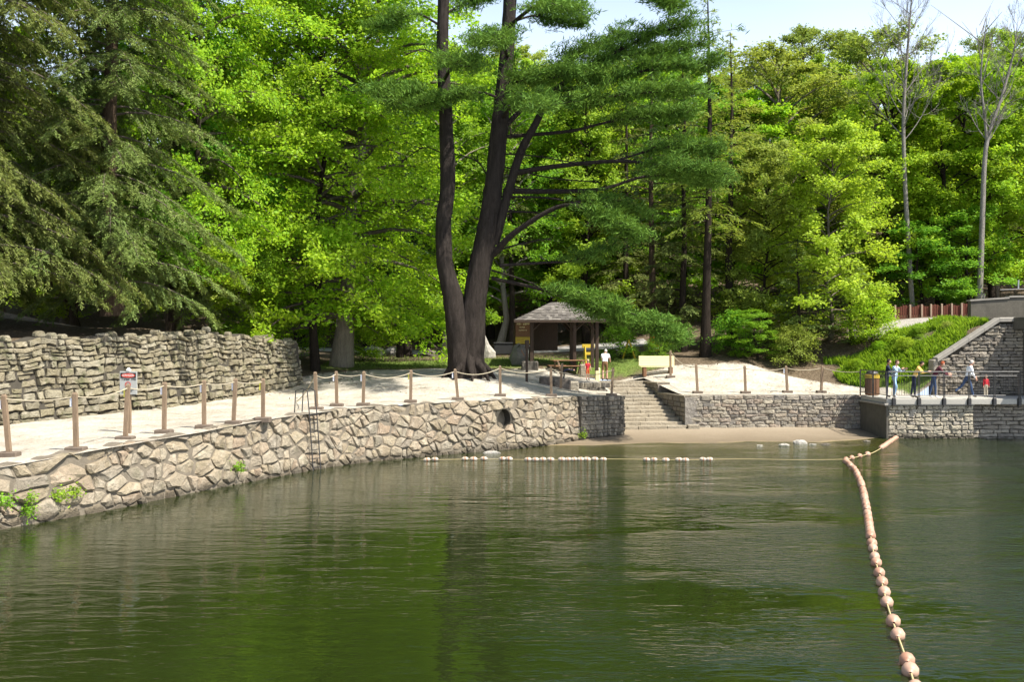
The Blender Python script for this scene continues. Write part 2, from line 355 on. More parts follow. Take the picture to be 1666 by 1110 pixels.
hgt = t.math('ADD', t.math('MULTIPLY', w1, .55), t.math('ADD', t.math('MULTIPLY', t.math('MULTIPLY', w2, amp), .30), t.math('MULTIPLY', t.math('MULTIPLY', w4, amp), .09)))
nrm = t.bump(hgt, 1.0, .036)
fr = t.n('ShaderNodeFresnel'); fr.inputs[0].default_value = 1.33; t.l(nrm, fr.inputs[1])
gl = t.n('ShaderNodeBsdfGlossy'); t.l(t.math('ADD', t.math('MULTIPLY', amp, .02), .02), gl.inputs['Roughness']); gl.inputs[0].default_value = (.95, .97, .97, 1); t.l(nrm, gl.inputs['Normal'])
tp = t.n('ShaderNodeBsdfTransparent'); tp.inputs[0].default_value = (.66, .66, .36, 1)
mx = t.n('ShaderNodeMixShader'); t.l(fr.outputs[0], mx.inputs[0]); df = t.n('ShaderNodeBsdfDiffuse'); df.inputs[0].default_value = (.019, .031, .0055, 1)
mb_ = t.n('ShaderNodeMixShader'); mb_.inputs[0].default_value = .55; t.l(tp.outputs[0], mb_.inputs[1]); t.l(df.outputs[0], mb_.inputs[2]); t.l(mb_.outputs[0], mx.inputs[1]); t.l(gl.outputs[0], mx.inputs[2]); t.l(mx.outputs[0], t.out.inputs[0])
M['water'] = t.m
# ------------------------------------------------------------------ terrain
WB = catmull([(-20, 14.5), (-17, 17.5), (-13.9, 21.2), (-11.9, 24.0), (-10.6, 26.5), (-9.2, 30), (-7.75, 33.4), (-6.5, 36), (-5.0, 38.2), (-3.1, 40.0), (-.8, 42.0), (1.75, 44.4), (3.1, 45.9)], 8)
CORNER = np.array([(3.1, 45.9), (5.15, 47.7)])
def wall_top(x): return np.interp(x, [-20, -13.9, -11.9, -10.6, -9.2, -7.7, -5, 0, 3.1, 5.2], [1.2, 1.3, 1.42, 1.58, 1.70, 1.88, 2.0, 2.02, 1.98, 1.93])
XW = np.concatenate([WB[:, 0], CORNER[1:, 0], [5.1505, 8.4995, 8.5, 16.9, 16.95, 20.7, 20.8, 25.0, 25.0005, 80]])
DW = np.concatenate([WB[:, 1], CORNER[1:, 1], [56.6, 56.6, 50.75, 51.1, 50.6, 50.6, 51.3, 51.3, 60, 60]])
def front(x): return np.interp(x, XW, DW)
ctrl = []
for x in (-19, -17, -13.9, -11.9, -10.6, -9.2, -7.75, -6.5, -5, -3.1, -.8, 1.75, 3.1, 5.1):
    ctrl.append((x, float(front(x))+.3, float(wall_top(x))))
ctrl += [(-19, 28, 1.55), (-16, 33, 1.75), (-14, 31, 1.65), (-12.2, 39, 1.92), (-10.9, 45, 2.1), (-9.9, 49.5, 2.4), (-9, 41, 1.95), (-6, 44, 2.15), (-7, 47, 2.45),
    (-2, 48, 2.86), (-4.5, 47, 2.5), (-1, 45.5, 2.3), (2, 49, 2.2), (3.5, 50.5, 2.0), (-9.7, 52, 3.05), (-8.8, 54, 3.12), (0, 56, 3.05), (2.2, 57, 3.25), (4, 53.5, 2.42), (5, 56, 2.5), (6, 58, 2.65), (7.2, 57, 2.55), (5, 51.5, 1.95), (5.5, 57, 2.30), (6.4, 57, 2.32), (4.2, 56.2, 2.36),
    (8.7, 51.2, 1.82), (8.5, 55, 2.3), (13, 51.4, 1.82), (16.9, 51.4, 1.82), (12.4, 58, 3.3), (15.6, 57, 2.8), (17.3, 54, 2.12), (11.2, 60, 3.6), (5, 62, 3.4), (0, 63, 3.5), (-8, 62, 3.5),
    (18.3, 51.5, 1.85), (19.6, 51.2, 1.85), (20.5, 51.7, 3.0), (19.4, 54, 2.9), (20.2, 56, 4.0), (18, 57, 3.2), (22, 52, 4.25), (23.6, 52, 5.15), (26, 53, 5.4), (22, 57, 5.1), (23.5, 60, 5.6), (30, 60, 5.7), (40, 60, 5.8), (20, 60, 4.9), (16, 62, 4.3),
    (0, 70, 3.85), (-12, 70, 3.9), (10, 70, 4.6), (20, 70, 6.2), (30, 70, 6.6), (-16, 58, 4.1), (-26, 58, 5.6), (-40, 60, 8), (-30, 40, 7), (-20, 44, 3), (-16, 44, 2.6), (45, 72, 8)]
for x in (-70, -35, 0, 35, 70):
    ctrl += [(x, 76, 4.4+max(0, x)*.06), (x, 86, 6.6+max(0, x)*.03), (x, 100, 11), (x, 125, 20), (x, 165, 30)]
ctrl = np.array(ctrl, float)
def _k(r2): return np.where(r2 > 1e-9, .5*r2*np.log(r2+1e-12), 0)
_n = len(ctrl)
_A = np.zeros((_n+3, _n+3)); _d = ((ctrl[:, None, :2]-ctrl[None, :, :2])**2).sum(-1)
_A[:_n, :_n] = _k(_d)+np.eye(_n)*.35; _A[:_n, _n] = 1; _A[:_n, _n+1:] = ctrl[:, :2]; _A[_n:, :_n] = _A[:_n, _n:].T
_w = np.linalg.solve(_A, np.concatenate([ctrl[:, 2], [0, 0, 0]]))
def H(x, y):
    x = np.asarray(x, float); y = np.asarray(y, float); sh = np.broadcast(x, y).shape
    x, y = np.broadcast_arrays(x, y); q = np.stack([x.ravel(), y.ravel()], 1); out = np.empty(len(q))
    for i in range(0, len(q), 20000):
        p = q[i:i+20000]; out[i:i+20000] = _k(((p[:, None]-ctrl[None, :, :2])**2).sum(-1))@_w[:_n]+_w[_n]+p@_w[_n+1:]
    return out.reshape(sh) if sh else float(out[0])
def hz(x, y): return float(H(x, y))
KS = -.2126
def skew(x0):      # land columns beside the stairs lean with the stair flanks
    return KS*np.interp(x0, [1.5, 5.2, 8.5, 14], [0, 1, 1, 0])
cols = np.unique(np.concatenate([np.linspace(-90, -20, 18), np.linspace(-20, 5.15, 150), [5.15, 5.1505], np.linspace(5.1505, 8.4995, 12), [8.4995, 8.5], np.linspace(8.5, 16.9, 50), [16.9, 16.95], np.linspace(16.95, 20.7, 26), [20.7, 20.8], np.linspace(20.8, 25, 26), [25.0, 25.0005], np.linspace(25.0005, 90, 30)]))
rows = np.concatenate([np.linspace(0, 14, 80), np.linspace(14.5, 50, 60), np.linspace(52, 130, 40)])
V = []; 
for x0 in cols:
    f = float(front(x0)); off = (.40+.05*math.sin(x0*5)+.04*math.sin(x0*11.3)) if x0 <= 3.2 else (.2 if x0 <= 5.15 else 0.06)
    # rows cover from the front edge back to 190 m
    D = f+off+rows*(190-f-off)/130.0
    x = x0+skew(x0)*np.clip(D-50.3, 0, 8.5)
    V.append(np.stack([x, D], 1))
V = np.array(V); nC, nR = V.shape[:2]
zz = H(V[..., 0], V[..., 1])
nzx = np.sin(V[..., 0]*1.7+np.sin(V[..., 1]*.9)*2)*np.sin(V[..., 1]*1.3+V[..., 0]*.4)
zz = zz+.035*nzx*np.clip((V[..., 1]-front(V[..., 0])-.6)/2, 0, 1)
# keep the apron at the top of the walls level
VV = np.concatenate([V, zz[..., None]], -1).reshape(-1, 3)
ii, jj = np.meshgrid(np.arange(nC-1), np.arange(nR-1), indexing='ij')
Fq = np.stack([ii*nR+jj, (ii+1)*nR+jj, (ii+1)*nR+jj+1, ii*nR+jj+1], -1).reshape(-1, 4)
# no sheet across the vertical steps between neighbouring fronts
dstep = np.abs(np.diff(front(cols)))
bad = (dstep > 2.5) & (np.diff(cols) < .35) & (cols[:-1] > 5.0)
Fq = Fq.reshape(nC-1, nR-1, 4); Dg = V[..., 1]; fmax = np.maximum(front(cols[:-1]), front(cols[1:]))
keep = np.broadcast_to(~bad[:, None], (nC-1, nR-1))
Fq = Fq[keep].reshape(-1, 4)
# leave out what lies under the retained bank
g = mobj('ground', VV, Fq, M['ground'], origin=(0, 50, 0), smooth=True); setp(g, 'sandy terrace, grass and leaf litter rising to the wooded hill', 'ground', kind='structure')
def sandline(x): return np.interp(x, [-25, -11, -9, -5, 0, 4, 9, 13, 16, 18, 19.5, 21], [48, 50, 51.6, 53.2, 55.3, 56.2, 58.3, 57.6, 55.4, 53.3, 51.3, 50])
x, y = VV[:, 0], VV[:, 1]
cov = np.zeros((len(VV), 4), np.float32); cov[:, 3] = 1
cov[:, 0] = np.clip(.5+(sandline(x)-y)/1.6, 0, 1)
cov[:, 1] = np.clip(1.1-np.abs(y-sandline(x)-3.5)/4.5, 0, .75)*((x > -10) & (x < 8.5))+np.clip(1-np.abs(x-20)/3.2, 0, 1)*((y > 51) & (y < 57.6))*1.2
road = np.clip(1.2-np.abs(y-60.2)/2.8, 0, 1)*np.clip((x-18.5)/2, 0, 1)
cov[:, 2] = road
a = g.data.color_attributes.new('cover', 'FLOAT_COLOR', 'POINT'); a.data.foreach_set('color', np.clip(cov, 0, 1).ravel())

# road behind the trees: a draped sheet
xs = np.linspace(-26, 9, 60); V = []; Fq = []
for i, x_ in enumerate(xs):
    for j in range(7):
        y_ = 67+j*.7+.002*(x_+3)**2; V.append((x_, y_, hz(x_, y_)+.03))
for i in range(len(xs)-1):
    for j in range(6): Fq.append((i*7+j, (i+1)*7+j, (i+1)*7+j+1, i*7+j+1))
setp(mobj('road', V, Fq, plain('asphalt_pale', (.30, .285, .265), .9, .15, 6), smooth=True), 'pale grey park road running behind the trees', 'road', kind='structure')

# water and bed
gx = np.linspace(-60, 70, 2)
setp(mobj('water', [(-70, -40, 0), (80, -40, 0), (80, 62, 0), (-70, 62, 0)], [(0, 1, 2, 3)], M['water'], origin=(0, 0, 0)), 'dark green rippled river water', 'water', kind='structure')
BX = np.linspace(-40, 60, 130); BY = np.concatenate([np.linspace(-40, 24, 16), np.linspace(25, 64, 110)])
bx, by = np.meshgrid(BX, BY, indexing='ij')
shore = np.interp(bx, [-14, -5, -1, 1.5, 5, 8, 11, 14, 16.2, 17.2, 18.5, 30], [41.5, 42.2, 43.3, 44.0, 45.0, 45.5, 45.8, 46.0, 47.0, 48.4, 53, 54])
shore = shore+.25*np.sin(bx*1.3)+.15*np.sin(bx*3.1+1)
d = by-shore
bz = np.where(d > 0, .045*d+.012*np.sqrt(np.maximum(d, 0)), .06*d-.0115*d*d)
bz = np.maximum(bz, -2.6); bz = np.minimum(bz, .42)
bz = np.where(bx > 17.4, np.minimum(bz, -.25-(bx-17.4)*.2), bz)
bz = np.where(by > 52, np.minimum(bz, -.3), bz)
V = np.stack([bx, by, bz], -1).reshape(-1, 3); nR = len(BY)
ii, jj = np.meshgrid(np.arange(len(BX)-1), np.arange(nR-1), indexing='ij')
Fq = np.stack([ii*nR+jj, (ii+1)*nR+jj, (ii+1)*nR+jj+1, ii*nR+jj+1], -1).reshape(-1, 4)
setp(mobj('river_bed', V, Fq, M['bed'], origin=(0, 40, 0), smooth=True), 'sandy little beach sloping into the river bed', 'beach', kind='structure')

# ------------------------------------------------------------------ masonry
def resample(pts, step=.15):
    pts = np.asarray(pts, float); L = np.concatenate([[0], np.cumsum(np.linalg.norm(np.diff(pts, axis=0), axis=1))])
    s = np.linspace(0, L[-1], max(2, int(L[-1]/step)+1))
    return s, np.stack([np.interp(s, L, pts[:, i]) for i in range(pts.shape[1])], 1)
class Face:
    def __init__(f, pts, zb, zt, batter=0.0):
        f.s, f.p = resample(pts); f.L = f.s[-1]
        T = np.gradient(f.p, axis=0); T /= np.linalg.norm(T, axis=1, keepdims=True); f.nrm = np.stack([T[:, 1], -T[:, 0]], 1)
        f.zb = zb if callable(zb) else (lambda s_: np.full_like(np.asarray(s_, float), zb)); f.zt = zt if callable(zt) else (lambda s_: np.full_like(np.asarray(s_, float), zt)); f.bat = batter
    def at(f, s_, z, dep):
        s_ = np.asarray(s_, float); px = np.interp(s_, f.s, f.p[:, 0]); py = np.interp(s_, f.s, f.p[:, 1]); nx = np.interp(s_, f.s, f.nrm[:, 0]); ny = np.interp(s_, f.s, f.nrm[:, 1])
        e = dep-f.bat*(np.asarray(z)-f.zb(s_))
        return np.stack([px+nx*e, py+ny*e, np.broadcast_to(z, s_.shape)], -1)
def chaikin(p, r):
    q = np.roll(p, -1, 0); return np.stack([p*(1-r)+q*r, p*r+q*(1-r)], 1).reshape(-1, 2)
def stone_geo(fc, poly, gap, proud, back, rg, rnd=.25, tilt=.06, dome=.25, rough=False):
    poly = np.asarray(poly, float); c = poly.mean(0); e = poly-c; ln = np.linalg.norm(e, axis=1, keepdims=True)
    sh = np.maximum(.55, 1-gap/np.maximum(ln, 1e-3)); p = c+e*sh
    if rough:
        q = np.roll(p, -1, 0); m_ = (p+q)/2; ed = np.linalg.norm(q-p, axis=1, keepdims=True); inw = (c-m_)/(np.linalg.norm(c-m_, axis=1, keepdims=True)+1e-6)
        m_ = m_+inw*np.minimum(ed*rg.uniform(-.02, .13, (len(m_), 1)), .035); p = c+(p-c)*(1-rg.uniform(0, .045, (len(p), 1))/np.maximum(np.linalg.norm(p-c, axis=1, keepdims=True), .12)); p = np.stack([p, m_], 1).reshape(-1, 2)
        if len(p) < 9: p = chaikin(p, .25)
    else: p = chaikin(p, rnd)
    c = p.mean(0)
    size = np.sqrt(abs(np.sum(p[:, 0]*np.roll(p[:, 1], -1)-np.roll(p[:, 0], -1)*p[:, 1]))/2)
    tx, ty = rg.normal(0, tilt, 2)
    def dep(q, base): return base+(q-c)@np.array([tx, ty])
    n = len(p); ins = c+(p-c)*rg.uniform(.66, .82)
    j = rg.normal(0, .012, n)*min(1, size*3)
    V = np.concatenate([fc.at(p[:, 0], p[:, 1], -back+0*p[:, 0]), fc.at(p[:, 0], p[:, 1], dep(p, proud-min(.07, size*.16))+j), fc.at(ins[:, 0], ins[:, 1], dep(ins, proud)+rg.normal(0, .01, n)), fc.at(c[:1], c[1:2], np.array([proud+size*.06*dome]))])
    F_ = []
    for r_ in (0, n):
        for i in range(n):
            k = (i+1) % n; F_.append((r_+i, r_+k, r_+n+k, r_+n+i))
    for i in range(n): F_.append((2*n+i, 2*n+(i+1) % n, 3*n))
    return V, F_, size
def build_stones(root, fc, polys, mat, rg, gap=.02, proud=(0, .06), back=.15, rnd=.25, tilt=.06, limit=300, name='stone', skip=None, rough=False):
    items = []
    for poly in polys:
        poly = np.asarray(poly, float)
        if skip is not None and skip(poly): continue
        V, F_, sz = stone_geo(fc, poly, gap, rg.uniform(*proud), back, rg, rnd, tilt, rough=rough)
        c = V.mean(0); px = sz/max(1, c[1])*(1 if abs(c[0]) < c[1]*.5+.2 else .05)
        items.append((px, V, F_))
    items.sort(key=lambda q: -q[0])
    for px, V, F_ in items[:limit]: mobj(name, V, F_, mat, root, origin=V.mean(0), smooth=False)
    if len(items) > limit:
        mb = MB()
        for px, V, F_ in items[limit:]: mb.add(V, F_)
        setp(mb.build('small_stones', mat, root), kind='stuff')
def core(root, fc, mat, depth=-.06, thick=.6, hole=None, name='wall_core', top_in=0.0):
    ns = max(2, int(fc.L/.12)); s_ = np.linspace(0, fc.L, ns); nz = 18; V = []; F_ = []
    for a_ in s_:
        z0, z1 = float(fc.zb(a_)), float(fc.zt(a_))
        for k in range(nz): V.append(fc.at(np.array([a_]), z0+(z1-z0)*k/(nz-1), depth)[0])
        V.append(fc.at(np.array([a_]), z1, depth-thick)[0]); V.append(fc.at(np.array([a_]), z0, depth-thick)[0])
    m = nz+2
    for i in range(ns-1):
        for k in range(m-1):
            if hole is not None and k < nz-1:
                sm = (s_[i]+s_[i+1])/2; zm = float(fc.zb(sm))+(float(fc.zt(sm))-float(fc.zb(sm)))*(k+.5)/(nz-1)
                if hole(sm, zm): continue
            F_.append((i*m+k, (i+1)*m+k, (i+1)*m+k+1, i*m+k+1))
    F_.append(tuple(range(m))); F_.append(tuple(range((ns-1)*m+m-1, (ns-1)*m-1, -1)))
    return mobj(name, V, F_, mat, root)
def courses(fc, hr, lr, rg, jit=.02, wav=.02):
    """polys of a coursed wall in (s, z)"""
    out = []; fr = [0.0]
    hs = []; tot = float(fc.zt(0.0)-fc.zb(0.0)); 
    while sum(hs) < tot: hs.append(rg.uniform(*hr))
    hs = np.array(hs)/sum(hs); fr = np.concatenate([[0], np.cumsum(hs)])
    ph = rg.uniform(0, 6, len(fr))
    def zline(k, s_):
        z0, z1 = float(fc.zb(s_)), float(fc.zt(s_)); w = 0 if k in (0, len(fr)-1) else wav*math.sin(s_*1.3+ph[k])+wav*.6*math.sin(s_*3.7+ph[k]*2)
        return z0+(z1-z0)*fr[k]+w
    for k in range(len(fr)-1):
        s0 = 0.0-rg.uniform(0, lr[0])
        s0 = 0.0
        while s0 < fc.L-1e-6:
            l = rg.uniform(*lr)*(1.25 if hs[k]*tot > np.mean(hr) else .9); s1 = s0+l
            if s1 > fc.L-lr[0]*.6: s1 = fc.L
            j = lambda: rg.uniform(-jit, jit)
            hgt = hs[k]*tot
            if rg.random() < .14 and hgt > .2:      # two thin stones instead of one
                f = rg.uniform(.4, .6); za, zb_ = zline(k, s0), zline(k+1, s0); zc, zd = zline(k, s1), zline(k+1, s1)
                out.append([(s0+j(), za), (s1+j(), zc), (s1+j(), zc+(zd-zc)*f), (s0+j(), za+(zb_-za)*f)]); out.append([(s0+j(), za+(zb_-za)*f), (s1+j(), zc+(zd-zc)*f), (s1+j(), zd), (s0+j(), zb_)])
            else:
                m = (s0+s1)/2
                out.append([(s0+j(), zline(k, s0)+j()*.6), (m, zline(k, m)+j()*.8), (s1+j(), zline(k, s1)+j()*.6), (s1+j(), zline(k+1, s1)+j()*.6), (m, zline(k+1, m)+j()*.8), (s0+j(), zline(k+1, s0)+j()*.6)])
            s0 = s1
    return out
def voronoi(sites, L, Hh):
    polys = []
    for i, p in enumerate(sites):
        dd = ((sites-p)**2).sum(1); nb_ = np.argsort(dd)[1:26]
        poly = [np.array(q, float) for q in ((0, 0), (L, 0), (L, Hh), (0, Hh))]
        for k in nb_:
            q = sites[k]; nrm = q-p; mid = (q+p)/2; new = []
            for a_ in range(len(poly)):
                A, B_ = poly[a_], poly[(a_+1) % len(poly)]; da, db = (A-mid)@nrm, (B_-mid)@nrm
                if da <= 0: new.append(A)
                if (da < 0 < db) or (db < 0 < da): new.append(A+(B_-A)*da/(da-db))
            poly = new
            if len(poly) < 3: break
        if len(poly) >= 3: polys.append(np.array(poly))
    return polys
def rubble(fc, rfun, rg, asp=1.75, n=20000, seeds=(), reject=None):
    """irregular stones: variable-radius dart throwing, then cells; s squeezed by asp"""
    Hn = 2.2; S = list(seeds)
    for _ in range(n):
        q = np.array([rg.uniform(0, fc.L/asp), rg.uniform(0, Hn)]); r_ = rfun(q[0]*asp, q[1]/Hn)
        if reject is not None and reject(q[0]*asp, q[1]): continue
        if S:
            A = np.array(S); 
            if (((A[:, :2]-q)**2).sum(1) < (((A[:, 2]+r_)/2)**2)).any(): continue
        S.append((q[0], q[1], r_))
    cells = voronoi(np.array(S)[:, :2], fc.L/asp, Hn); out = []
    for c_ in cells:
        s_ = c_[:, 0]*asp; z0, z1 = fc.zb(s_), fc.zt(s_); out.append(np.stack([s_, z0+(z1-z0)*c_[:, 1]/Hn], 1))
    return out

# --- river wall of rubble, left
rg = np.random.default_rng(3)
_s, _p = resample(WB); 
rw = Face(WB, -.35, lambda s_: wall_top(np.interp(s_, _s, _p[:, 0]))+.035*np.sin(np.asarray(s_)*3.1)+.03*np.sin(np.asarray(s_)*7.7), .13)
def s_of_px(px):
    k = np.argmin(np.abs((_p[:, 0]/_p[:, 1])*F+CX-px)); return _s[k]
S_PIPE = s_of_px(827); ZP = 1.22; S_SLAB = s_of_px(92)
def rfun(s_, v):
    near = np.clip((S_PIPE-s_)/18, 0, 1)
    r_ = rg.uniform(.17, .40)+.08*near
    if rg.random() < .10: r_ += .32
    if v < .3: r_ *= .78
    if abs(s_-S_SLAB) < .6 and .45 < v < .95: r_ = .95
    return r_
river = thing('river_wall', 'long curved tan rubble stone wall rising from the water on the left', 'stone wall', (float(WB[60, 0]), float(WB[60, 1]), 0))
hole = lambda s_, z: ((s_-S_PIPE)/.36)**2+((z-ZP)/.42)**2 < 1
core(river, rw, M['rubble_mortar'], -.025, .35, lambda s_, z: ((s_-S_PIPE)/.45)**2+((z-ZP)/.50)**2 < 1)
zt_p = float(rw.zt(S_PIPE)); vq = lambda z_: (z_+.35)/(zt_p+.35)*2.2
seeds = [(S_PIPE/1.75, vq(ZP), .3)]+[((S_PIPE+.78*math.cos(a_))/1.75, vq(ZP+.90*math.sin(a_)), .3) for a_ in np.linspace(.2, 2*math.pi+.2, 9, endpoint=False)]
polys = rubble(rw, rfun, rg, seeds=seeds, reject=lambda s_, v_: ((s_-S_PIPE)/.80)**2+((v_-vq(ZP))/(.92*2.2/(zt_p+.35)))**2 < 1)[1:]        # the first cell is the drain's mouth
def split(p_):
    c_ = p_.mean(0)+rg.normal(0, .03, 2); ext = p_.max(0)-p_.min(0); an = (0 if ext[0] > ext[1]*1.1 else math.pi/2)+rg.normal(0, .35); n_ = np.array([math.cos(an), math.sin(an)]); out = []
    for sg in (1, -1):
        q_ = []
        for i_ in range(len(p_)):
            A_, B_ = p_[i_], p_[(i_+1) % len(p_)]; da, db = sg*((A_-c_)@n_), sg*((B_-c_)@n_)
            if da <= 0: q_.append(A_)
            if da*db < 0: q_.append(A_+(B_-A_)*da/(da-db))
        if len(q_) >= 3: out.append(np.array(q_))
    return out
mixed = []
for p_ in polys:
    big = np.prod(p_.max(0)-p_.min(0))
    if rg.random() < (.42 if big > .10 else .12) and not (abs(p_[:, 0].mean()-S_SLAB) < .7 and big > .3): mixed += split(p_)
    else: mixed.append(p_)
polys = mixed
build_stones(river, rw, polys, M['river_stone'], rg, gap=.004, proud=(-.005, .085), back=.14, rnd=.12, tilt=.12, rough=True)
# flat cap stones along the top
pc = rw.at(np.array([S_PIPE]), ZP, 0.0)[0]; nP = np.array([np.interp(S_PIPE, rw.s, rw.nrm[:, 0]), np.interp(S_PIPE, rw.s, rw.nrm[:, 1]), 0]); tP = np.array([-nP[1], nP[0], 0])
ring = lambda r1, r2, dep: np.array([pc+tP*r1*math.cos(a_)+np.array([0, 0, r2*math.sin(a_)])+nP*dep for a_ in np.linspace(0, 2*math.pi, 24, endpoint=False)])
V = np.concatenate([ring(.35, .42, -.02), ring(.50, .57, -.03), ring(.50, .57, -.06), ring(.35, .42, -1.5)]); Fc = []
for a_, b_ in ((0, 1), (1, 2), (3, 0)):
    for i in range(24): Fc.append((a_*24+i, a_*24+(i+1) % 24, b_*24+(i+1) % 24, b_*24+i))
Fc.append(tuple(72+i for i in range(24)))
setp(mobj('drain_pipe', V, Fc, M['dark_mortar'], river), 'dark oval drain opening in the rubble')

# --- stained coursed wall beside the stairs
cw = Face(CORNER, -.25, lambda s_: np.interp(s_, [0, 2.8], [1.99, 1.94]), .04)
root = thing('stair_side_wall', 'dark stained coursed stone wall end left of the stairs', 'stone wall', (4.1, 46.8, 0))
core(root, cw, M['mortar'], -.05, 1.0)
build_stones(root, cw, courses(cw, (.13, .24), (.22, .5), rg, .02, .02), M['stain_stone'], rg, gap=.016, proud=(0, .05), rnd=.16)
ce = Face([(5.15, 47.7), (4.55, 50.6)], -.1, 1.93, 0)
core(root, ce, M['mortar'], -.05, .5, name='return_wall'); build_stones(root, ce, courses(ce, (.16, .26), (.3, .6), rg), M['stain_stone'], rg, gap=.016, proud=(0, .04), rnd=.16)

# --- dry-stone retaining wall, far left
RB = catmull([(-21, 24.5), (-18.3, 29.2), (-16, 33), (-14.2, 36), (-12.6, 39.2), (-11.7, 42), (-10.9, 45), (-9.9, 49.4)], 8)
_rs, _rp = resample(RB)
def rb_top(s_): return np.interp(s_, [0, 10, 17, 20, 24, 29], [4.25, 4.4, 4.62, 4.7, 4.6, 4.35])+.06*np.sin(np.asarray(s_)*2.3)+.04*np.sin(np.asarray(s_)*5.1)
rbf = Face(RB, lambda s_: H(np.interp(s_, _rs, _rp[:, 0]), np.interp(s_, _rs, _rp[:, 1]))-.15, rb_top, .16)
bankw = thing('retaining_wall', 'tall mossy dry-stone retaining wall along the sandy walkway', 'stone wall', (-14, 36, 1.8))
core(bankw, rbf, M['dark_mortar'], -.07, .7)
polys = courses(rbf, (.14, .32), (.22, .75), rg, .035, .012)
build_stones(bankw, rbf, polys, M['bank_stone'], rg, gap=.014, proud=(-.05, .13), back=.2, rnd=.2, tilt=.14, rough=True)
er = Face([(-9.9, 49.4), (-10.9, 50.6), (-14, 53)], 2.2, lambda s_: 4.35-.12*np.asarray(s_), .1)
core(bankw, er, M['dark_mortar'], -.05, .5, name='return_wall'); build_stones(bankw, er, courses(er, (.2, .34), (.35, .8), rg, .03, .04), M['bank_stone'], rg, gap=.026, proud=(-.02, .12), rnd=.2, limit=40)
# rim stones standing loosely along the top
for s_ in np.arange(9, rbf.L-.2, .42):
    if rg.random() < .35: continue
    w_, h_ = rg.uniform(.12, .24), rg.uniform(.10, .26); z0 = float(rb_top(s_))-.02
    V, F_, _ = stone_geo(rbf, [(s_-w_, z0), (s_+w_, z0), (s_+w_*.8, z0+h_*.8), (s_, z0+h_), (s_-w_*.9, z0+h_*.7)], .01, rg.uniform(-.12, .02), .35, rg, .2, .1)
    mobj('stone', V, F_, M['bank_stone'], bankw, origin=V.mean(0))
# bank behind it
V = []; Fq = []; ss = np.linspace(0, rbf.L, 70); tt = np.concatenate([np.linspace(0, 4, 12), np.linspace(5, 45, 20)])
for s_ in ss:
    zt = float(rb_top(s_)); p0 = rbf.at(np.array([s_]), zt, -.3)[0]; nx = np.array([-np.interp(s_, rbf.s, rbf.nrm[:, 0]), -np.interp(s_, rbf.s, rbf.nrm[:, 1])]); nx = nx*.4+np.array([-.6, .12]); nx /= np.linalg.norm(nx)
    for t_ in tt:
        q = p0[:2]+nx*t_; V.append((q[0], q[1], zt-.05+.05*t_*min(1, t_/4)+.0012*t_*t_+.08*math.sin(q[0]*1.1+q[1]*.7)*min(1, t_/2)))
m = len(tt)
for i in range(len(ss)-1):
    for j in range(m-1): Fq.append((i*m+j, i*m+j+1, (i+1)*m+j+1, (i+1)*m+j))
n0 = len(V)
for j in range(m): V.append((V[(len(ss)-1)*m+j][0]-.2, V[(len(ss)-1)*m+j][1]+1.2, V[(len(ss)-1)*m+j][2]-3.2))
for j in range(m-1): Fq.append(((len(ss)-1)*m+j, (len(ss)-1)*m+j+1, n0+j+1, n0+j))
bank = mobj('wooded_bank', V, Fq, M['ground'], smooth=True); setp(bank, 'leaf-littered bank held up by the retaining wall', 'bank', kind='structure')
def bank_z(x, y):
    d_ = np.array([(v[0]-x)**2+(v[1]-y)**2 for v in V[:n0]]); return V[int(d_.argmin())][2]

# --- right beach wall
rf = Face([(8.45, 50.55), (12.5, 50.8), (17.3, 51.07)], -.05, 1.82, .02)
root = thing('beach_wall', 'grey coursed stone wall behind the small beach', 'stone wall', (12.7, 50.8, .1))
core(root, rf, M['pale_mortar'], -.035, .5)
build_stones(root, rf, courses(rf, (.12, .26), (.22, .75), rg, .025, .025), M['grey_stone'], rg, gap=.014, proud=(0, .045), rnd=.14)
mb = MB().bbox(8.42, 9.0, 50.0, 50.5, 0.0, .42, .03); mb.build('foot_block', M['step_stone'], root)

# --- stairs
A_ST = math.radians(12); st0 = np.array([8.42, 50.25, .22])
MS = rotz(A_ST, st0)          # local x = to the right, y = up the flight
stairs = thing('stone_stairs', 'broad flight of pale stone steps down to the beach', 'stairs', (7, 51, .2))
NST = 13
for k in range(NST):
    z1 = .16*(k+1); wl = 3.35 if z1+.22 < 1.9 else 4.7+.12*(k-10)
    y0 = .52*k-.03; nsl = 2 if k % 3 else 3
    cuts = np.sort(np.concatenate([[-wl], [-.02], -wl*rg.uniform(.25, .75, nsl-1)]))
    for a_, b_ in zip(cuts[:-1], cuts[1:]):
        mb = MB().bbox(a_+.008, b_-.008, y0+rg.uniform(-.02, .02), y0+.62, z1-.175+.012, z1+rg.uniform(-.008, .008), .018, MS)
        mb.build('step', M['step_stone'], stairs)
    MB().box(-wl+.05, -.06, y0+.12, y0+1.5, z1-1.0, z1-.17, MS).build('step_base', M['mortar'], stairs)
MB().bbox(-5.1, -.02, 6.5, 7.9, .9, 2.285-.22, .02, MS).build('landing', M['step_stone'], stairs)
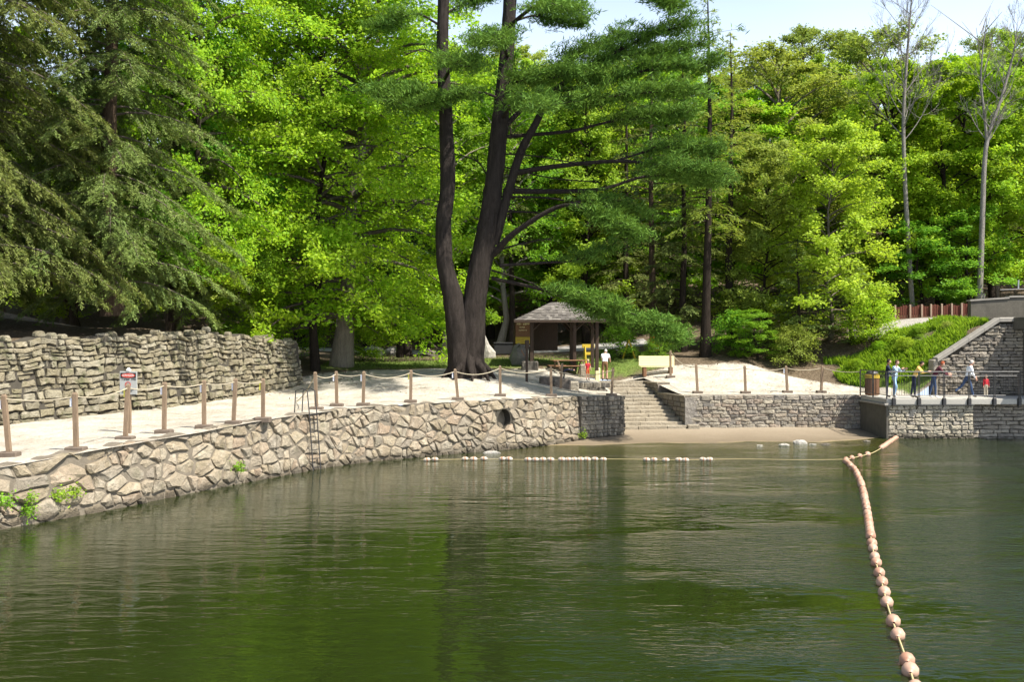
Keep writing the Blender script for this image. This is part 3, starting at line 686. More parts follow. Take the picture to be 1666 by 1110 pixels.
# flank: three tiers right of the flight
fl = thing('stair_flank_wall', 'dark shaded stepped stone wall on the right side of the stairs', 'stone wall', (8.2, 53, 1.0))
for k, (t0, t1, zt) in enumerate(((.3, 4.1, 1.80), (4.1, 7.2, 2.30), (7.2, 10.0, 2.62))):
    a0, a1 = np.array([0, t1, 0]), np.array([0, t0, 0])
    p0, p1 = MS[0]@a0+st0, MS[0]@a1+st0
    ff = Face([p0[:2], p1[:2]], .1, zt, 0)
    ff.nrm = -ff.nrm if ff.nrm[0, 0] > 0 else ff.nrm
    if k == 0: pass
    MB().box(.02, .62, t0, t1, -.3, zt-.22-.01, MS).build('wall_core', M['mortar'], fl)
    MB().box(.625, 1.3, t0, t1-.01, -.3, zt-.22-.10, MS).build('backfill', M['mortar'], fl)
    cs = courses(Face([p0[:2], p1[:2]], .25, zt-.07, 0), (.2, .3), (.35, .8), rg, .015, .01)
    build_stones(fl, ff, cs, M['grey_stone'], rg, gap=.014, proud=(-.0, .012), back=.04, rnd=.12, tilt=.02)
    y = t0
    while y < t1-.05:
        l = min(rg.uniform(.5, .95), t1-y); l = t1-y if t1-y-l < .3 else l
        MB().bbox(-.04, .68, y+.006, y+l-.006, zt-.22-.09, zt-.22+.012, .018, MS).build('coping_stone', M['step_stone'], fl); y += l
    # front end of each tier
    MB().bbox(-.02, .64, t0-.07, t0-.004, (0 if k == 0 else zt-1.2)-.22, zt-.22-.10, .015, MS).build('end_stone', M['grey_stone'], fl)
# low wall left of the upper steps
lw = thing('low_block_wall', 'low brown stone wall left of the upper steps', 'stone wall', (4.0, 51.6, 1.9))
for a_ in range(4):
    for b_ in range(2):
        x0 = 2.95+a_*.42+(b_*.2); MB().bbox(x0, x0+.40, 51.35+rg.uniform(-.03, .03), 51.8, 1.9+b_*.25, 1.9+b_*.25+.24, .03).build('stone', M['stain_stone'], lw)
for i, (px, py, D, sx, sz, lab) in enumerate(((896, 625, 50.6, .55, .42, 'squared dark stone block on the sand left of the upper steps'), (914, 626, 50.5, .42, .44, 'dark upright stone block beneath the crouching child'), (928, 624, 50.9, .40, .34, 'small grey stone block right of the crouching child'))):
    q = P(px, py, D); zg = hz(q[0], q[1])
    o = MB().bbox(q[0]-sx, q[0]+sx, q[1]-.3, q[1]+.3, zg-.15, zg+sz, .06).build('stone_block', M['dark_rock'] if i < 2 else M['grey_stone']); setp(o, lab, 'stone block')

# ------------------------------------------------------------------ footbridge pier, footbridge, road bridge
pier = thing('bridge_pier', 'stone-faced pier under the footbridge, its left side in shadow', 'pier', (19, 48.5, 0))
pf = Face([(17.1, 47.5), (21.0, 47.5)], -.3, 1.50, 0)
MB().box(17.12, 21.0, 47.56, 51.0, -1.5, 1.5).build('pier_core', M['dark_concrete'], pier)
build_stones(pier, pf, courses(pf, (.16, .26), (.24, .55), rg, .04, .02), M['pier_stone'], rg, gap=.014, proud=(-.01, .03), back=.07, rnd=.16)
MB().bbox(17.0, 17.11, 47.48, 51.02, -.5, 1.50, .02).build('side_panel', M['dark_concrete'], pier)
MB().bbox(16.9, 21.0, 47.4, 51.04, 1.505, 1.60, .02).build('pier_cap', M['concrete'], pier)
pf2 = Face([(21.02, 47.75), (31, 47.95)], -.3, 1.58, 0)
MB().box(21.02, 31, 48.0, 50.5, -1.5, 1.55).build('abutment_core', M['dark_concrete'], pier)
build_stones(pier, pf2, courses(Face([(21.02, 47.75), (25.5, 47.84)], -.3, 1.58, 0), (.13, .22), (.3, .75), rg, .02, .02), M['wing_stone'], rg, gap=.014, proud=(-.01, .04), back=.3, rnd=.14)

fb = thing('footbridge', 'footbridge with dark metal railing and pale deck edge', 'footbridge', (19, 48.6, 1.6))
MB().bbox(17.0, 31, 47.44, 50.95, 1.615, 1.81, .015).build('deck', M['pale_concrete'], fb)
XB = [17.15, 18.45, 19.75, 20.98]
xb = 17.3; pitch = 1.14; bx_ = [17.3+pitch*i for i in range(8)]
for i, x0 in enumerate(bx_[:-1]):
    MB().bbox(x0+.10, x0+pitch-.10, 47.36, 47.425, 1.57, 1.80, .012).build('fascia_panel', M['pale_concrete'], fb)
for x0 in bx_:
    MB().bbox(x0-.075, x0+.075, 47.28, 47.42, 1.52, 1.86, .02).build('bracket', M['metal_dark'], fb)
    MB().tube([(x0, 47.4, 1.56), (x0-.02, 47.46, 1.38)], .02, 5).build('bracket_stay', M['metal_dark'], fb)
    for dx in (-.03, .03):
        MB().box(x0+dx-.012, x0+dx+.012, 47.32, 47.37, 1.8, 3.02).build('railing_post', M['metal_dark'], fb)
MB().tube([(17.05, 47.34, 3.04), (31, 47.34, 3.04)], .028, 6).build('top_rail', M['metal_dark'], fb)
MB().tube([(17.05, 47.34, 2.86), (31, 47.34, 2.86)], .016, 5).build('mid_rail', M['metal_dark'], fb)
MB().tube([(17.05, 47.34, 1.97), (31, 47.34, 1.97)], .018, 5).build('bottom_rail', M['metal_dark'], fb)
bal = MB().tube([(0, 0, 1.97), (0, 0, 2.86)], .0075, 4); bme = make_mesh('baluster', np.concatenate(bal.V), bal.F, M['metal_dark'])
def baluster(x_, y_):
    o = bpy.data.objects.new('baluster', bme); COL.objects.link(o); o.parent = fb; o.location = np.array([x_, y_, 0])-WL[fb.name]
for x_ in np.arange(17.2, 24.5, .115):
    if min(abs(x_-b_) for b_ in bx_) > .06: baluster(x_, 47.34)
# return along the left side of the pier
MB().tube([(17.02, 47.36, 3.04), (16.98, 51.0, 3.04)], .026, 6).build('top_rail', M['metal_dark'], fb)
MB().tube([(17.02, 47.36, 2.86), (16.98, 51.0, 2.86)], .016, 5).build('mid_rail', M['metal_dark'], fb)
MB().tube([(17.02, 47.36, 1.97), (16.98, 51.0, 1.97)], .018, 5).build('bottom_rail', M['metal_dark'], fb)
for y_ in (47.4, 49.2, 51.0): MB().box(16.975, 17.025, y_-.025, y_+.025, 1.8, 3.03).build('railing_post', M['metal_dark'], fb)
for y_ in np.arange(47.6, 51, .115): baluster(17.0, y_)

rb = thing('road_bridge', 'stone road bridge with sloping wing wall and concrete parapet', 'bridge', (24, 51, 1.8))
def wing_top(x_): return np.interp(x_, [20.75, 23.75, 26], [3.62, 5.58, 5.60])
wf = Face([(20.8, 51.0), (24.95, 51.0)], 1.70, lambda s_: wing_top(20.8+np.asarray(s_))-.2, 0)
core(rb, wf, M['dark_mortar'], -.05, .5)
class WingCourses: pass
ps = []; z = 1.70
while z < 5.4:
    h_ = rg.uniform(.10, .17); s0 = 0.0
    while s0 < 4.15:
        l = rg.uniform(.25, .75); s1 = min(4.15, s0+l); s1 = 4.15 if 4.15-s1 < .15 else s1
        if float(wing_top(20.8+(s0+s1)/2))-.22 > z+h_*.9:
            ps.append([(s0, z+rg.normal(0, .012)), ((s0+s1)/2, z+rg.normal(0, .015)), (s1, z+rg.normal(0, .012)), (s1, z+h_+rg.normal(0, .012)), ((s0+s1)/2, z+h_+rg.normal(0, .02)), (s0, z+h_+rg.normal(0, .012))])
        s0 = s1
    z += h_
build_stones(rb, wf, ps, M['wing_stone'], rg, gap=.014, proud=(-.02, .09), back=.12, rnd=.2, tilt=.1)
# sloping coping, horizontal end
def cop(x0, x1, n):
    xs_ = np.linspace(x0, x1, n+1)
    for a_, b_ in zip(xs_[:-1], xs_[1:]):
        a_ += .006; b_ -= .006; za, zb_ = float(wing_top(a_)), float(wing_top(b_)); V = []
        for (dy, dz) in ((-.14, -.19), (.52, -.19), (.52, -.02), (.46, .02), (-.08, .02), (-.14, -.02)):
            V.append((a_, 51+dy, za+dz))
        for (dy, dz) in ((-.14, -.19), (.52, -.19), (.52, -.02), (.46, .02), (-.08, .02), (-.14, -.02)):
            V.append((b_, 51+dy, zb_+dz))
        Fc = [(i, i+6, (i+1) % 6+6, (i+1) % 6) for i in range(6)]+[(0, 1, 2, 3, 4, 5), (11, 10, 9, 8, 7, 6)]
        mobj('coping_stone', V, Fc, M['concrete'], rb)
cop(20.72, 23.75, 4); cop(23.75, 24.6, 1)
MB().bbox(20.55, 20.80, 50.95, 51.6, 1.7, 3.55, .05).build('end_pier', M['wing_stone'], rb)
# deck over the river and its dark underside, abutment behind
MB().bbox(24.42, 46, 44.6, 58.5, 5.02, 5.60, .02).build('deck', M['dark_concrete'], rb)
MB().bbox(24.36, 46, 44.5, 44.58, 4.6, 5.66, .02).build('girder', M['dark_concrete'], rb)
MB().box(24.95, 46, 57.5, 58.4, -1, 5.0).build('abutment', M['dark_concrete'], rb)
MB().box(24.55, 25.0, 51.05, 58, -1, 5.0).build('abutment_side', M['dark_concrete'], rb)
# parapet on top
mb = MB(); 
V = []
for (x_, zt) in ((25.3, 6.66), (27.4, 6.80), (27.4, 6.86), (46, 7.3)): V += [(x_, 57.6, 5.3), (x_, 57.6, zt), (x_, 58.0, zt), (x_, 58.0, 5.3)]
Fc = []
for i in range(3):
    for j in range(4): Fc.append((i*4+j, (i+1)*4+j, (i+1)*4+(j+1) % 4, i*4+(j+1) % 4))
Fc += [(0, 1, 2, 3), (15, 14, 13, 12)]
mobj('parapet', V, Fc, M['dark_concrete'], rb)
V = []
for (x_, zt) in ((25.24, 6.665), (27.4, 6.805), (27.4, 6.87), (46, 7.31)): V += [(x_, 57.54, zt), (x_, 57.54, zt+.09), (x_, 58.06, zt+.09), (x_, 58.06, zt)]
mobj('parapet_cap', V, Fc, M['concrete'], rb)
MB().tube([(28.0, 57.8, 7.35), (28.02, 57.8, 7.85)], .04, 6).build('rail_post', M['galv'], rb)
MB().tube([(27.0, 57.8, 7.3), (46, 57.8, 7.95)], .03, 6).build('guard_rail', M['metal_dark'], rb)
# ------------------------------------------------------------------ trees
class TB:
    """collects branch tubes and leaves of one tree"""
    def __init__(s, seed): s.r = np.random.default_rng(seed); s.BV = []; s.BF = []; s.bn = 0; s.C = []; s.Dv = []; s.Nv = []; s.S = []; s.W = []; s.TV = []; s.TF = []; s.tn = 0
    def limb(s, pts, rad, k=5, trunk=False):
        V, Fq = tube(pts, rad, k)
        if trunk: s.TV.append(V); s.TF.append(Fq+s.tn); s.tn += len(V)
        else: s.BV.append(V); s.BF.append(Fq+s.bn); s.bn += len(V)
    def leaves(s, C, Dv, Nv, S, W): s.C.append(C); s.Dv.append(Dv); s.Nv.append(Nv); s.S.append(S); s.W.append(W)
    def leafmesh(s, name, mat):
        C = np.concatenate(s.C); Dv = np.concatenate(s.Dv); Nv = np.concatenate(s.Nv); S = np.concatenate(s.S)[:, None]; W = np.concatenate(s.W)[:, None]
        Dv /= np.linalg.norm(Dv, axis=1, keepdims=True)+1e-9; Sd = np.cross(Dv, Nv); Sd /= np.linalg.norm(Sd, axis=1, keepdims=True)+1e-9
        n = len(C); V = np.stack([C-Dv*S*.5, C+Sd*W*.5-Dv*S*.06, C+Dv*S*.5, C-Sd*W*.5-Dv*S*.06], 1).reshape(-1, 3)
        return make_mesh(name, V, np.arange(4*n).reshape(-1, 4), mat)
    def trunkmesh(s, name, mat): return make_mesh(name, np.concatenate(s.TV), np.concatenate(s.TF), mat, True)
    def ridge(s, i, k, amp):
        V = s.TV[i].reshape(-1, k, 3); c = V.mean(1, keepdims=True); n = len(V); base = s.r.normal(0, 1, (n//5+2, k))
        f = np.array([np.interp(np.arange(n)/5.0, np.arange(len(base)), base[:, j]) for j in range(k)]).T; s.TV[i] = (c+(V-c)*(1+amp*f[..., None])).reshape(-1, 3)
    def limbmesh(s, name, mat): return make_mesh(name, np.concatenate(s.BV), np.concatenate(s.BF), mat, True)
def spray(tb, path, n, spread, leaf, flat=.75, droop=.3, wr=.66, lo=.15, nj=.5):
    r = tb.r; q = r.uniform(lo, 1.08, n)*(len(path)-1); i = np.clip(q.astype(int), 0, len(path)-2); f = (q-i)[:, None]
    c = path[i]*(1-f)+path[i+1]*f; j = r.normal(0, spread, (n, 3)); j[:, 2] *= flat
    ax = path[-1]-path[0]; ax = ax/(np.linalg.norm(ax)+1e-9)
    d = r.normal(0, 1, (n, 3))+ax*.6; d[:, 2] = d[:, 2]*.45-droop
    nn = r.normal(0, nj, (n, 3)); nn[:, 2] += .75; o = c*np.array([1, 1, 0]); nn += .8*o/(np.linalg.norm(o, axis=1, keepdims=True)+.3)
    S = leaf*r.uniform(.45, 1.5, n); tb.leaves(c+j, d, nn, S, S*wr)
def broadleaf(seed, Ht, cb, R, nb=24, nsub=8, nl=70, leaf=.2, up=.5, r0=None, lean=0.0, low_droop=.0, spread=None, curve=1.0, wide=.35):
    tb = TB(seed); r = tb.r; n = 9; z = np.linspace(0, Ht*.97, n)
    wob = np.cumsum(r.normal(0, Ht*.012, (n, 2)), 0)*curve; wob -= wob[0]
    tp = np.stack([wob[:, 0]+lean*z*.2, wob[:, 1], z], 1); r0 = r0 or Ht*.013+.03
    rad = r0*(1-z/Ht*.92)**.9; rad[0] *= 1.45; tb.limb(tp, rad, 9, True)
    for i in range(nb):
        u = (i+r.random())/nb; t = cb+(.97-cb)*u; zz = t*Ht; c = np.array([np.interp(zz, z, tp[:, 0]), np.interp(zz, z, tp[:, 1]), zz])
        prof = math.sqrt(max(.03, 1-((u-wide)/(1.02-wide if u > wide else wide+.45))**2)); L = R*prof*r.uniform(.7, 1.15); az = i*2.399+r.normal(0, .4)
        el = up*(.25+1.0*u)+r.normal(0, .12)-low_droop*(1-u); s = np.linspace(0, 1, 6)[:, None]
        d = np.array([math.cos(az)*math.cos(el), math.sin(az)*math.cos(el), math.sin(el)])
        side = np.array([-math.sin(az), math.cos(az), 0])*r.normal(0, .12)
        path = c+d*s*L+side*L*s*s+np.array([0, 0, 1])*L*(.10*np.sin(s*3.0)-.12*s*s)
        tb.limb(path, np.linspace(.02+.013*L, .008, 6)*min(1.6, .6+r0*2), 4)
        for j in range(nsub):
            q = r.uniform(.22, 1.0)**.8; b = path[0]+0; k = q*5; k0 = min(4, int(k)); b = path[k0]*(1-(k-k0))+path[k0+1]*(k-k0)
            a2 = az+r.choice([-1, 1])*r.uniform(.25, 1.3); e2 = el*.4+r.normal(.05, .28); l2 = L*.34*(1.25-q*.6)*r.uniform(.6, 1.2)+.25
            d2 = np.array([math.cos(a2)*math.cos(e2), math.sin(a2)*math.cos(e2), math.sin(e2)]); s2 = np.linspace(0, 1, 4)[:, None]
            p2 = b+d2*s2*l2+np.array([0, 0, -.12])*l2*s2*s2
            tb.limb(p2, np.linspace(.014, .005, 4), 3)
            spray(tb, p2, int(nl*r.uniform(.5, 1.3)), spread or .13+.06*l2, leaf)
    # leader tuft
    spray(tb, np.array([tp[-2], tp[-1]]), nl, .35, leaf, 1.0)
    return tb
def conifer(seed, Ht, cb, R, nb=60, leaf=.26, wr=.24, dens=11, droop=.28, r0=None, prof_pow=.75, dead=0.0, tw=.26, up0=.12, lowk=.55):
    tb = TB(seed); r = tb.r; n = 9; z = np.linspace(0, Ht, n); wob = np.cumsum(r.normal(0, Ht*.004, (n, 2)), 0); wob -= wob[0]
    tp = np.stack([wob[:, 0], wob[:, 1], z], 1); r0 = r0 or Ht*.013+.03; rad = r0*(1-z/Ht*.95)**.9; rad[0] *= 1.3; tb.limb(tp, rad, 9, True)
    for i in range(nb):
        u = (i+r.random())/nb; t = cb+(1-cb)*u; zz = t*Ht; c = np.array([np.interp(zz, z, tp[:, 0]), np.interp(zz, z, tp[:, 1]), zz])
        L = R*max(.05, (1-u)**prof_pow)*r.uniform(.65, 1.12)*min(1, lowk+u*4); az = i*2.399+r.normal(0, .35); el = up0+r.normal(0, .1)+.35*u*u
        s = np.linspace(0, 1, 7)[:, None]; d = np.array([math.cos(az)*math.cos(el), math.sin(az)*math.cos(el), math.sin(el)])
        path = c+d*s*L+np.array([0, 0, -1])*L*droop*s**2+np.array([-math.sin(az), math.cos(az), 0])*L*r.normal(0, .08)*s*s
        tb.limb(path, np.linspace(.012+.010*L, .004, 7), 4)
        nt_ = max(4, int(L/.17)); 
        for j in range(nt_):
            q = .12+.9*(j+r.random())/nt_; q = min(q, 1.0); k = q*6; k0 = min(5, int(k)); b = path[k0]*(1-(k-k0))+path[k0+1]*(k-k0)
            a2 = az+(1 if j % 2 else -1)*r.uniform(.5, 1.15); l2 = (tw*L*(1.15-q)+.22)*r.uniform(.6, 1.25); e2 = -droop*.9+r.normal(0, .15)
            d2 = np.array([math.cos(a2)*math.cos(e2), math.sin(a2)*math.cos(e2), math.sin(e2)]); s2 = np.linspace(0, 1, 4)[:, None]
            p2 = b+d2*s2*l2+np.array([0, 0, -.22])*l2*s2*s2
            if l2 > .5: tb.limb(p2, np.linspace(.008, .003, 4), 3)
            if r.random() < dead: continue
            m = int(dens*(l2+.25)/.5*r.uniform(.6, 1.3))+2
            qq = r.uniform(.05, 1.1, m)*3; i0 = np.clip(qq.astype(int), 0, 2); f = (qq-i0)[:, None]; cc = p2[i0]*(1-f)+p2[i0+1]*f+r.normal(0, .05, (m, 3))
            sg = r.choice([-1, 1], m)[:, None]; sd = np.array([-math.sin(a2), math.cos(a2), 0])
            dd = d2*.8+sd*sg*r.uniform(.2, 1.0, (m, 1))+np.array([0, 0, -.22])+r.normal(0, .18, (m, 3))
            nn = r.normal(0, .4, (m, 3)); nn[:, 2] += 1
            S = leaf*r.uniform(.6, 1.25, m); tb.leaves(cc, dd, nn, S, S*wr)
    return tb
TREES = {}
def proto(key, tb, bark, leaf, limb=None):
    TREES[key] = (tb.trunkmesh('trunk', M[bark]), tb.limbmesh('branches', M[limb or bark]), tb.leafmesh('crown', M[leaf]) if tb.C else None)
def plant(key, name, label, cat, x, y, rz=0.0, s=(1, 1, 1), group=None, leaf=None, bark=None, z=None, sink=.12):
    z = hz(x, y) if z is None else z
    o = thing(name, label, cat, (x, y, z-sink), rz, group); o.scale = s if isinstance(s, tuple) else (s, s, s)
    tm, bm, lm = TREES[key]
    for nm, me, mt in (('trunk', tm, bark), ('branches', bm, bark), ('crown', lm, leaf)):
        if me is None: continue
        c = bpy.data.objects.new(nm, me); COL.objects.link(c); c.parent = o
        if nm == 'branches': c['kind'] = 'stuff'
        if mt: c.material_slots[0].link = 'OBJECT'; c.material_slots[0].material = M[mt]
    return o
# prototypes
proto('maple_a', broadleaf(11, 17, .10, 4.9, 50, 11, 88, .20, wide=.5), 'bark_dark', 'leaf_bright')
proto('maple_b', broadleaf(12, 19, .12, 4.6, 50, 11, 88, .20, .6, wide=.55), 'bark_dark', 'leaf_bright')
proto('oak_a', broadleaf(13, 18, .12, 5.3, 48, 11, 76, .20, .6, wide=.6), 'bark_twig', 'leaf_haze')
proto('oak_b', broadleaf(14, 20, .16, 5.4, 46, 11, 76, .20, .7, wide=.6), 'bark_twig', 'leaf_haze')
proto('sapling', broadleaf(15, 9, .06, 2.7, 32, 9, 66, .15, .45), 'bark_dark', 'leaf_bright')
proto('bush', broadleaf(16, 2.6, .05, 1.6, 26, 8, 46, .10, .6, r0=.04), 'bark_dark', 'leaf_mid')
proto('hem_mid', conifer(21, 19, .10, 4.4, 75, .30, .22, 10, .22), 'bark_dark', 'needle_hem')
proto('hem_small', conifer(22, 9, .06, 2.6, 48, .24, .24, 10, .2), 'bark_dark', 'needle_dark')
proto('hem_thin', conifer(23, 20, .32, 3.6, 60, .30, .20, 7, .25, dead=.15), 'bark_brown', 'needle_hem')
proto('hem_big', conifer(24, 24, .055, 5.0, 160, .17, .22, 40, .50, r0=.40, prof_pow=.32, tw=.26, lowk=.95), 'bark_brown', 'needle_hem', 'bark_twig')
proto('hem_big2', conifer(25, 22, .055, 5.2, 150, .17, .22, 40, .55, r0=.34, prof_pow=.32, tw=.26, lowk=.95), 'bark_brown', 'needle_hem', 'bark_twig')
proto('beech_big', broadleaf(31, 23, .11, 6.8, 90, 14, 92, .17, .42, r0=.47, low_droop=.35, wide=.42), 'bark_grey', 'leaf_bright', 'bark_twig')
proto('beech_b', broadleaf(32, 21, .10, 5.8, 74, 13, 88, .17, .45, r0=.22, low_droop=.3, wide=.42), 'bark_dark', 'leaf_bright', 'bark_twig')
proto('young_beech', broadleaf(33, 12.6, .05, 3.6, 54, 11, 80, .155, .5, r0=.13, low_droop=.2, wide=.3), 'bark_twig', 'leaf_yellow')

# hero trees on the left
HL = 'hemlocks overhanging the retaining wall'
def bz2(x, y): return bank_z(x, y)
for (x, y, k, rz, s, lab) in ((-15.3, 40.0, 'hem_big', .4, .95, 'big grey-green hemlock whose reddish trunk stands behind the retaining wall'), (-18.6, 35.8, 'hem_big2', 2.0, 1.0, 'drooping grey-green hemlock at the left edge above the retaining wall'),
        (-15.6, 48.5, 'hem_big2', 4.1, .8, 'shaded hemlock between the big hemlock and the bright beech'), (-25, 44, 'hem_big', 5.2, 1.05, 'tall hemlock at the upper left corner behind the drooping one')):
    plant(k, 'hemlock_tree', lab, 'tree', x, y, rz, s, None, z=bz2(x, y), sink=1.3)
plant('beech_big', 'beech_tree', 'large bright yellow-green beech with a thick sunlit grey trunk', 'tree', -8.85, 54, .7, 1.0)
plant('beech_b', 'beech_tree', 'bright green leafy tree with a thin dark trunk left of the thick grey trunk', 'tree', -9.75, 51.8, 2.1, (.9, .9, 1.05))
plant('beech_b', 'maple_tree', 'leafy green tree standing on the bank behind the wall between the hemlocks', 'tree', -16.5, 51.5, 3.0, (1.0, 1.0, 1.12), leaf='leaf_mid', z=bz2(-16.5, 50)-.3)
plant('beech_b', 'beech_tree', 'bright leafy tree filling the gap right of the big hemlock above the wall', 'tree', -13.9, 46.8, 5.0, (.72, .72, 1.0), z=bz2(-13.9, 46.8))
plant('maple_a', 'maple_tree', 'bright green tree at the very left edge showing through the hemlock boughs', 'tree', -22, 41, 1.0, (.9, .9, 1.15), z=bz2(-22, 41))
for (x, y, rz, s, lf, lab) in ((-12.6, 45.2, 0, .75, 'leaf_bright', 'bright bush hanging over the right part of the retaining wall'), (-12.0, 47.8, 2, .8, 'leaf_mid', 'green bush on top of the retaining wall near its right end'), (-14.3, 41.8, 4, 1.3, 'leaf_mid', 'low bush on the retaining wall beside the hemlock trunk'), (-13.0, 49.5, 1, 1.5, 'leaf_bright', 'leafy bush behind the end of the retaining wall')):
    plant('bush', 'bush', lab, 'bush', x, y, rz, s, leaf=lf, z=bz2(x, y))

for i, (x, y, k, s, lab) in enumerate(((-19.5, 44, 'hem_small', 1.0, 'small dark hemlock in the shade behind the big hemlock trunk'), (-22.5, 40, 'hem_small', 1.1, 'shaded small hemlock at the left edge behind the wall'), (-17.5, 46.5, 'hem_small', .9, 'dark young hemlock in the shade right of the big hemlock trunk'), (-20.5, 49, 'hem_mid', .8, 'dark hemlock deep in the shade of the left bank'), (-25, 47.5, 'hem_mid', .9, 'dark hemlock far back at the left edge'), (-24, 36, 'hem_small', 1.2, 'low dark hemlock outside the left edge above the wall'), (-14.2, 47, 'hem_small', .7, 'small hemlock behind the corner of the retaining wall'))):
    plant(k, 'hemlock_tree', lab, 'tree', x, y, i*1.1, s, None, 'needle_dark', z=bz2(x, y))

# --- the twin-trunked white pine
D0 = 48.0
pr = TB(77)
def pl(pts, dep=None):
    """pixel polyline to points at the pine's distance, with depth offsets"""
    dep = dep if dep is not None else [0]*len(pts); return np.array([P(a_, b_, D0+e_) for (a_, b_), e_ in zip(pts, dep)])
lt = catmull(pl([(752, 625), (748, 560), (738, 490), (724, 430), (722, 360), (728, 300), (725, 180), (720, 80), (722, 0), (726, -110), (728, -230)], [0, 0, -.1, -.1, 0, .1, .2, .3, .4, .5, .6]), 5)
rt = catmull(pl([(766, 625), (767, 560), (772, 490), (784, 420), (797, 350), (804, 290), (813, 200), (824, 90), (830, 0), (838, -110), (842, -260)], [.1, .1, .1, .15, .2, .2, .2, .3, .4, .4, .5]), 5)
def rad_of(n, pts): return np.interp(np.linspace(0, 1, n), np.linspace(0, 1, len(pts)), pts)
lt = catmull(lt, 3); rt = catmull(rt, 3)
pr.limb(lt, rad_of(len(lt), [.66, .56, .46, .37, .35, .34, .31, .28, .25, .18, .05]), 26, True); pr.ridge(0, 26, .055)
pr.limb(rt, rad_of(len(rt), [.68, .60, .53, .50, .45, .41, .37, .33, .29, .21, .05]), 26, True); pr.ridge(1, 26, .055)
for a_ in np.linspace(0, 2*math.pi, 9, endpoint=False):       # root flare
    b0 = P(762, 600, D0); e = np.array([math.cos(a_), math.sin(a_)*.8, 0]); q1 = b0+e*1.3; q1[2] = hz(q1[0], q1[1])-.06
    pr.limb(np.array([b0+e*.3+[0, 0, .8], b0+e*.58+[0, 0, .18], b0+e*.9+[0, 0, -.03], q1]), [.25, .24, .16, .05], 6, True)
def tuft(tb, c, out, n, R, leaf=.27):
    r = tb.r; dd = r.normal(0, 1, (n, 3)); dd[:, 2] = np.abs(dd[:, 2])*.55+.1; dd += out*.7
    cc = c+r.normal(0, 1, (n, 3))*np.array([R, R, R*.42]); nn = r.normal(0, 1, (n, 3)); nn[:, 2] += .8; S = leaf*r.uniform(.6, 1.3, n); tb.leaves(cc, dd, nn, S, S*.15)
def pine_limb(pts, dep, r0, start=.35, nside=16, sl=1.6, ntuft=32, R=.19, bare=False, k=6):
    r = pr.r; c = catmull(pl(pts, dep), 6); n = len(c); pr.limb(c, np.linspace(r0, .02, n), k)
    L = np.linalg.norm(np.diff(c, axis=0), axis=1).sum()
    nside = int(nside*1.35)
    for i in range(nside):
        q = start+(1-start)*(i+r.random())/nside; kx = q*(n-1); k0 = min(n-2, int(kx)); b = c[k0]*(1-(kx-k0))+c[k0+1]*(kx-k0); T = c[k0+1]-c[k0]; T /= np.linalg.norm(T)
        up = np.array([0, 0, 1.0]); sd = np.cross(T, up); sd /= np.linalg.norm(sd)+1e-9
        sg = 1 if i % 2 else -1; d = T*r.uniform(.4, 1.0)+sd*sg*r.uniform(.4, 1.1)+up*r.normal(.12, .15); d /= np.linalg.norm(d)
        l = sl*r.uniform(.45, 1.15)*(1.1-.5*q); s = np.linspace(0, 1, 5)[:, None]; p = b+d*s*l+up*l*.12*s*s
        pr.limb(p, np.linspace(.028, .008, 5), 4)
        if bare: continue
        for w in range(6):
            e = p[1+w*3//5]+r.normal(0, .30, 3)*np.array([1, 1, .45])
            if w % 2: pr.limb(np.array([p[max(0, w*3//5)], (p[max(0, w*3//5)]+e)/2+[0, 0, .03], e]), [.012, .009, .006], 3)
            tuft(pr, e, d*.6+up*.25, ntuft, R)
    if not bare: tuft(pr, c[-1], c[-1]-c[-2], ntuft*2, R)
pine_limb([(804, 398), (842, 262), (871, 202), (902, 147), (963, 108), (1044, 62), (1120, 40)], [.2, 0, -.3, -.5, -.8, -1.2, -1.6], .24, .55, 26, 2.0)
pine_limb([(902, 147), (950, 140), (1020, 120), (1100, 108), (1165, 100)], [-.5, -.8, -1.4, -2, -2.5], .12, .2, 24, 1.7)
pine_limb([(830, 283), (900, 271), (1009, 262), (1090, 272), (1165, 285)], [.2, -.4, -1, -1.5, -1.9], .15, .62, 18, 1.7)
pine_limb([(819, 311), (928, 311), (986, 306), (1044, 288), (1110, 285), (1150, 298)], [.2, .6, .9, 1.2, 1.5, 1.6], .14, .62, 20, 1.8)
pine_limb([(801, 415), (842, 375), (917, 334), (975, 350), (1030, 385)], [.1, -.7, -1.4, -2.0, -2.4], .17, .62, 18, 1.5)
pine_limb([(813, 432), (894, 427), (935, 424), (985, 405)], [.2, .8, 1.0, 1.3], .08, .6, 9, 1.3)
pine_limb([(801, 453), (888, 473), (945, 497), (995, 517), (1044, 526)], [0, -1.0, -1.6, -2.1, -2.4], .10, .42, 24, 1.7, 30)
pine_limb([(960, 503), (1020, 508), (1070, 530), (1095, 552)], [-1.8, -2.4, -2.9, -3.1], .05, .45, 14, 1.2, 30)
pine_limb([(825, 202), (865, 160), (905, 115), (950, 85), (1010, 60)], [.2, .6, 1.0, 1.4, 1.8], .14, .4, 22, 1.8)
pine_limb([(825, 222), (928, 213), (986, 199), (1060, 187), (1115, 185)], [.2, .6, 1.0, 1.4, 1.6], .10, .5, 20, 1.6)
pine_limb([(815, 160), (780, 150), (740, 160), (690, 170), (640, 172)], [.2, -.4, -.8, -1.1, -1.4], .07, .25, 20, 1.3)
pine_limb([(722, 165), (690, 158), (655, 150), (615, 152)], [.2, -.3, -.7, -1.2], .07, .3, 14, 1.2)
pine_limb([(818, 140), (850, 130), (890, 128), (935, 118)], [.2, -.8, -1.6, -2.2], .08, .1, 20, 1.5)
pine_limb([(715, 40), (680, 22), (650, 30), (615, 40)], [.3, -.1, -.4, -.8], .06, .5, 10, 1.0)
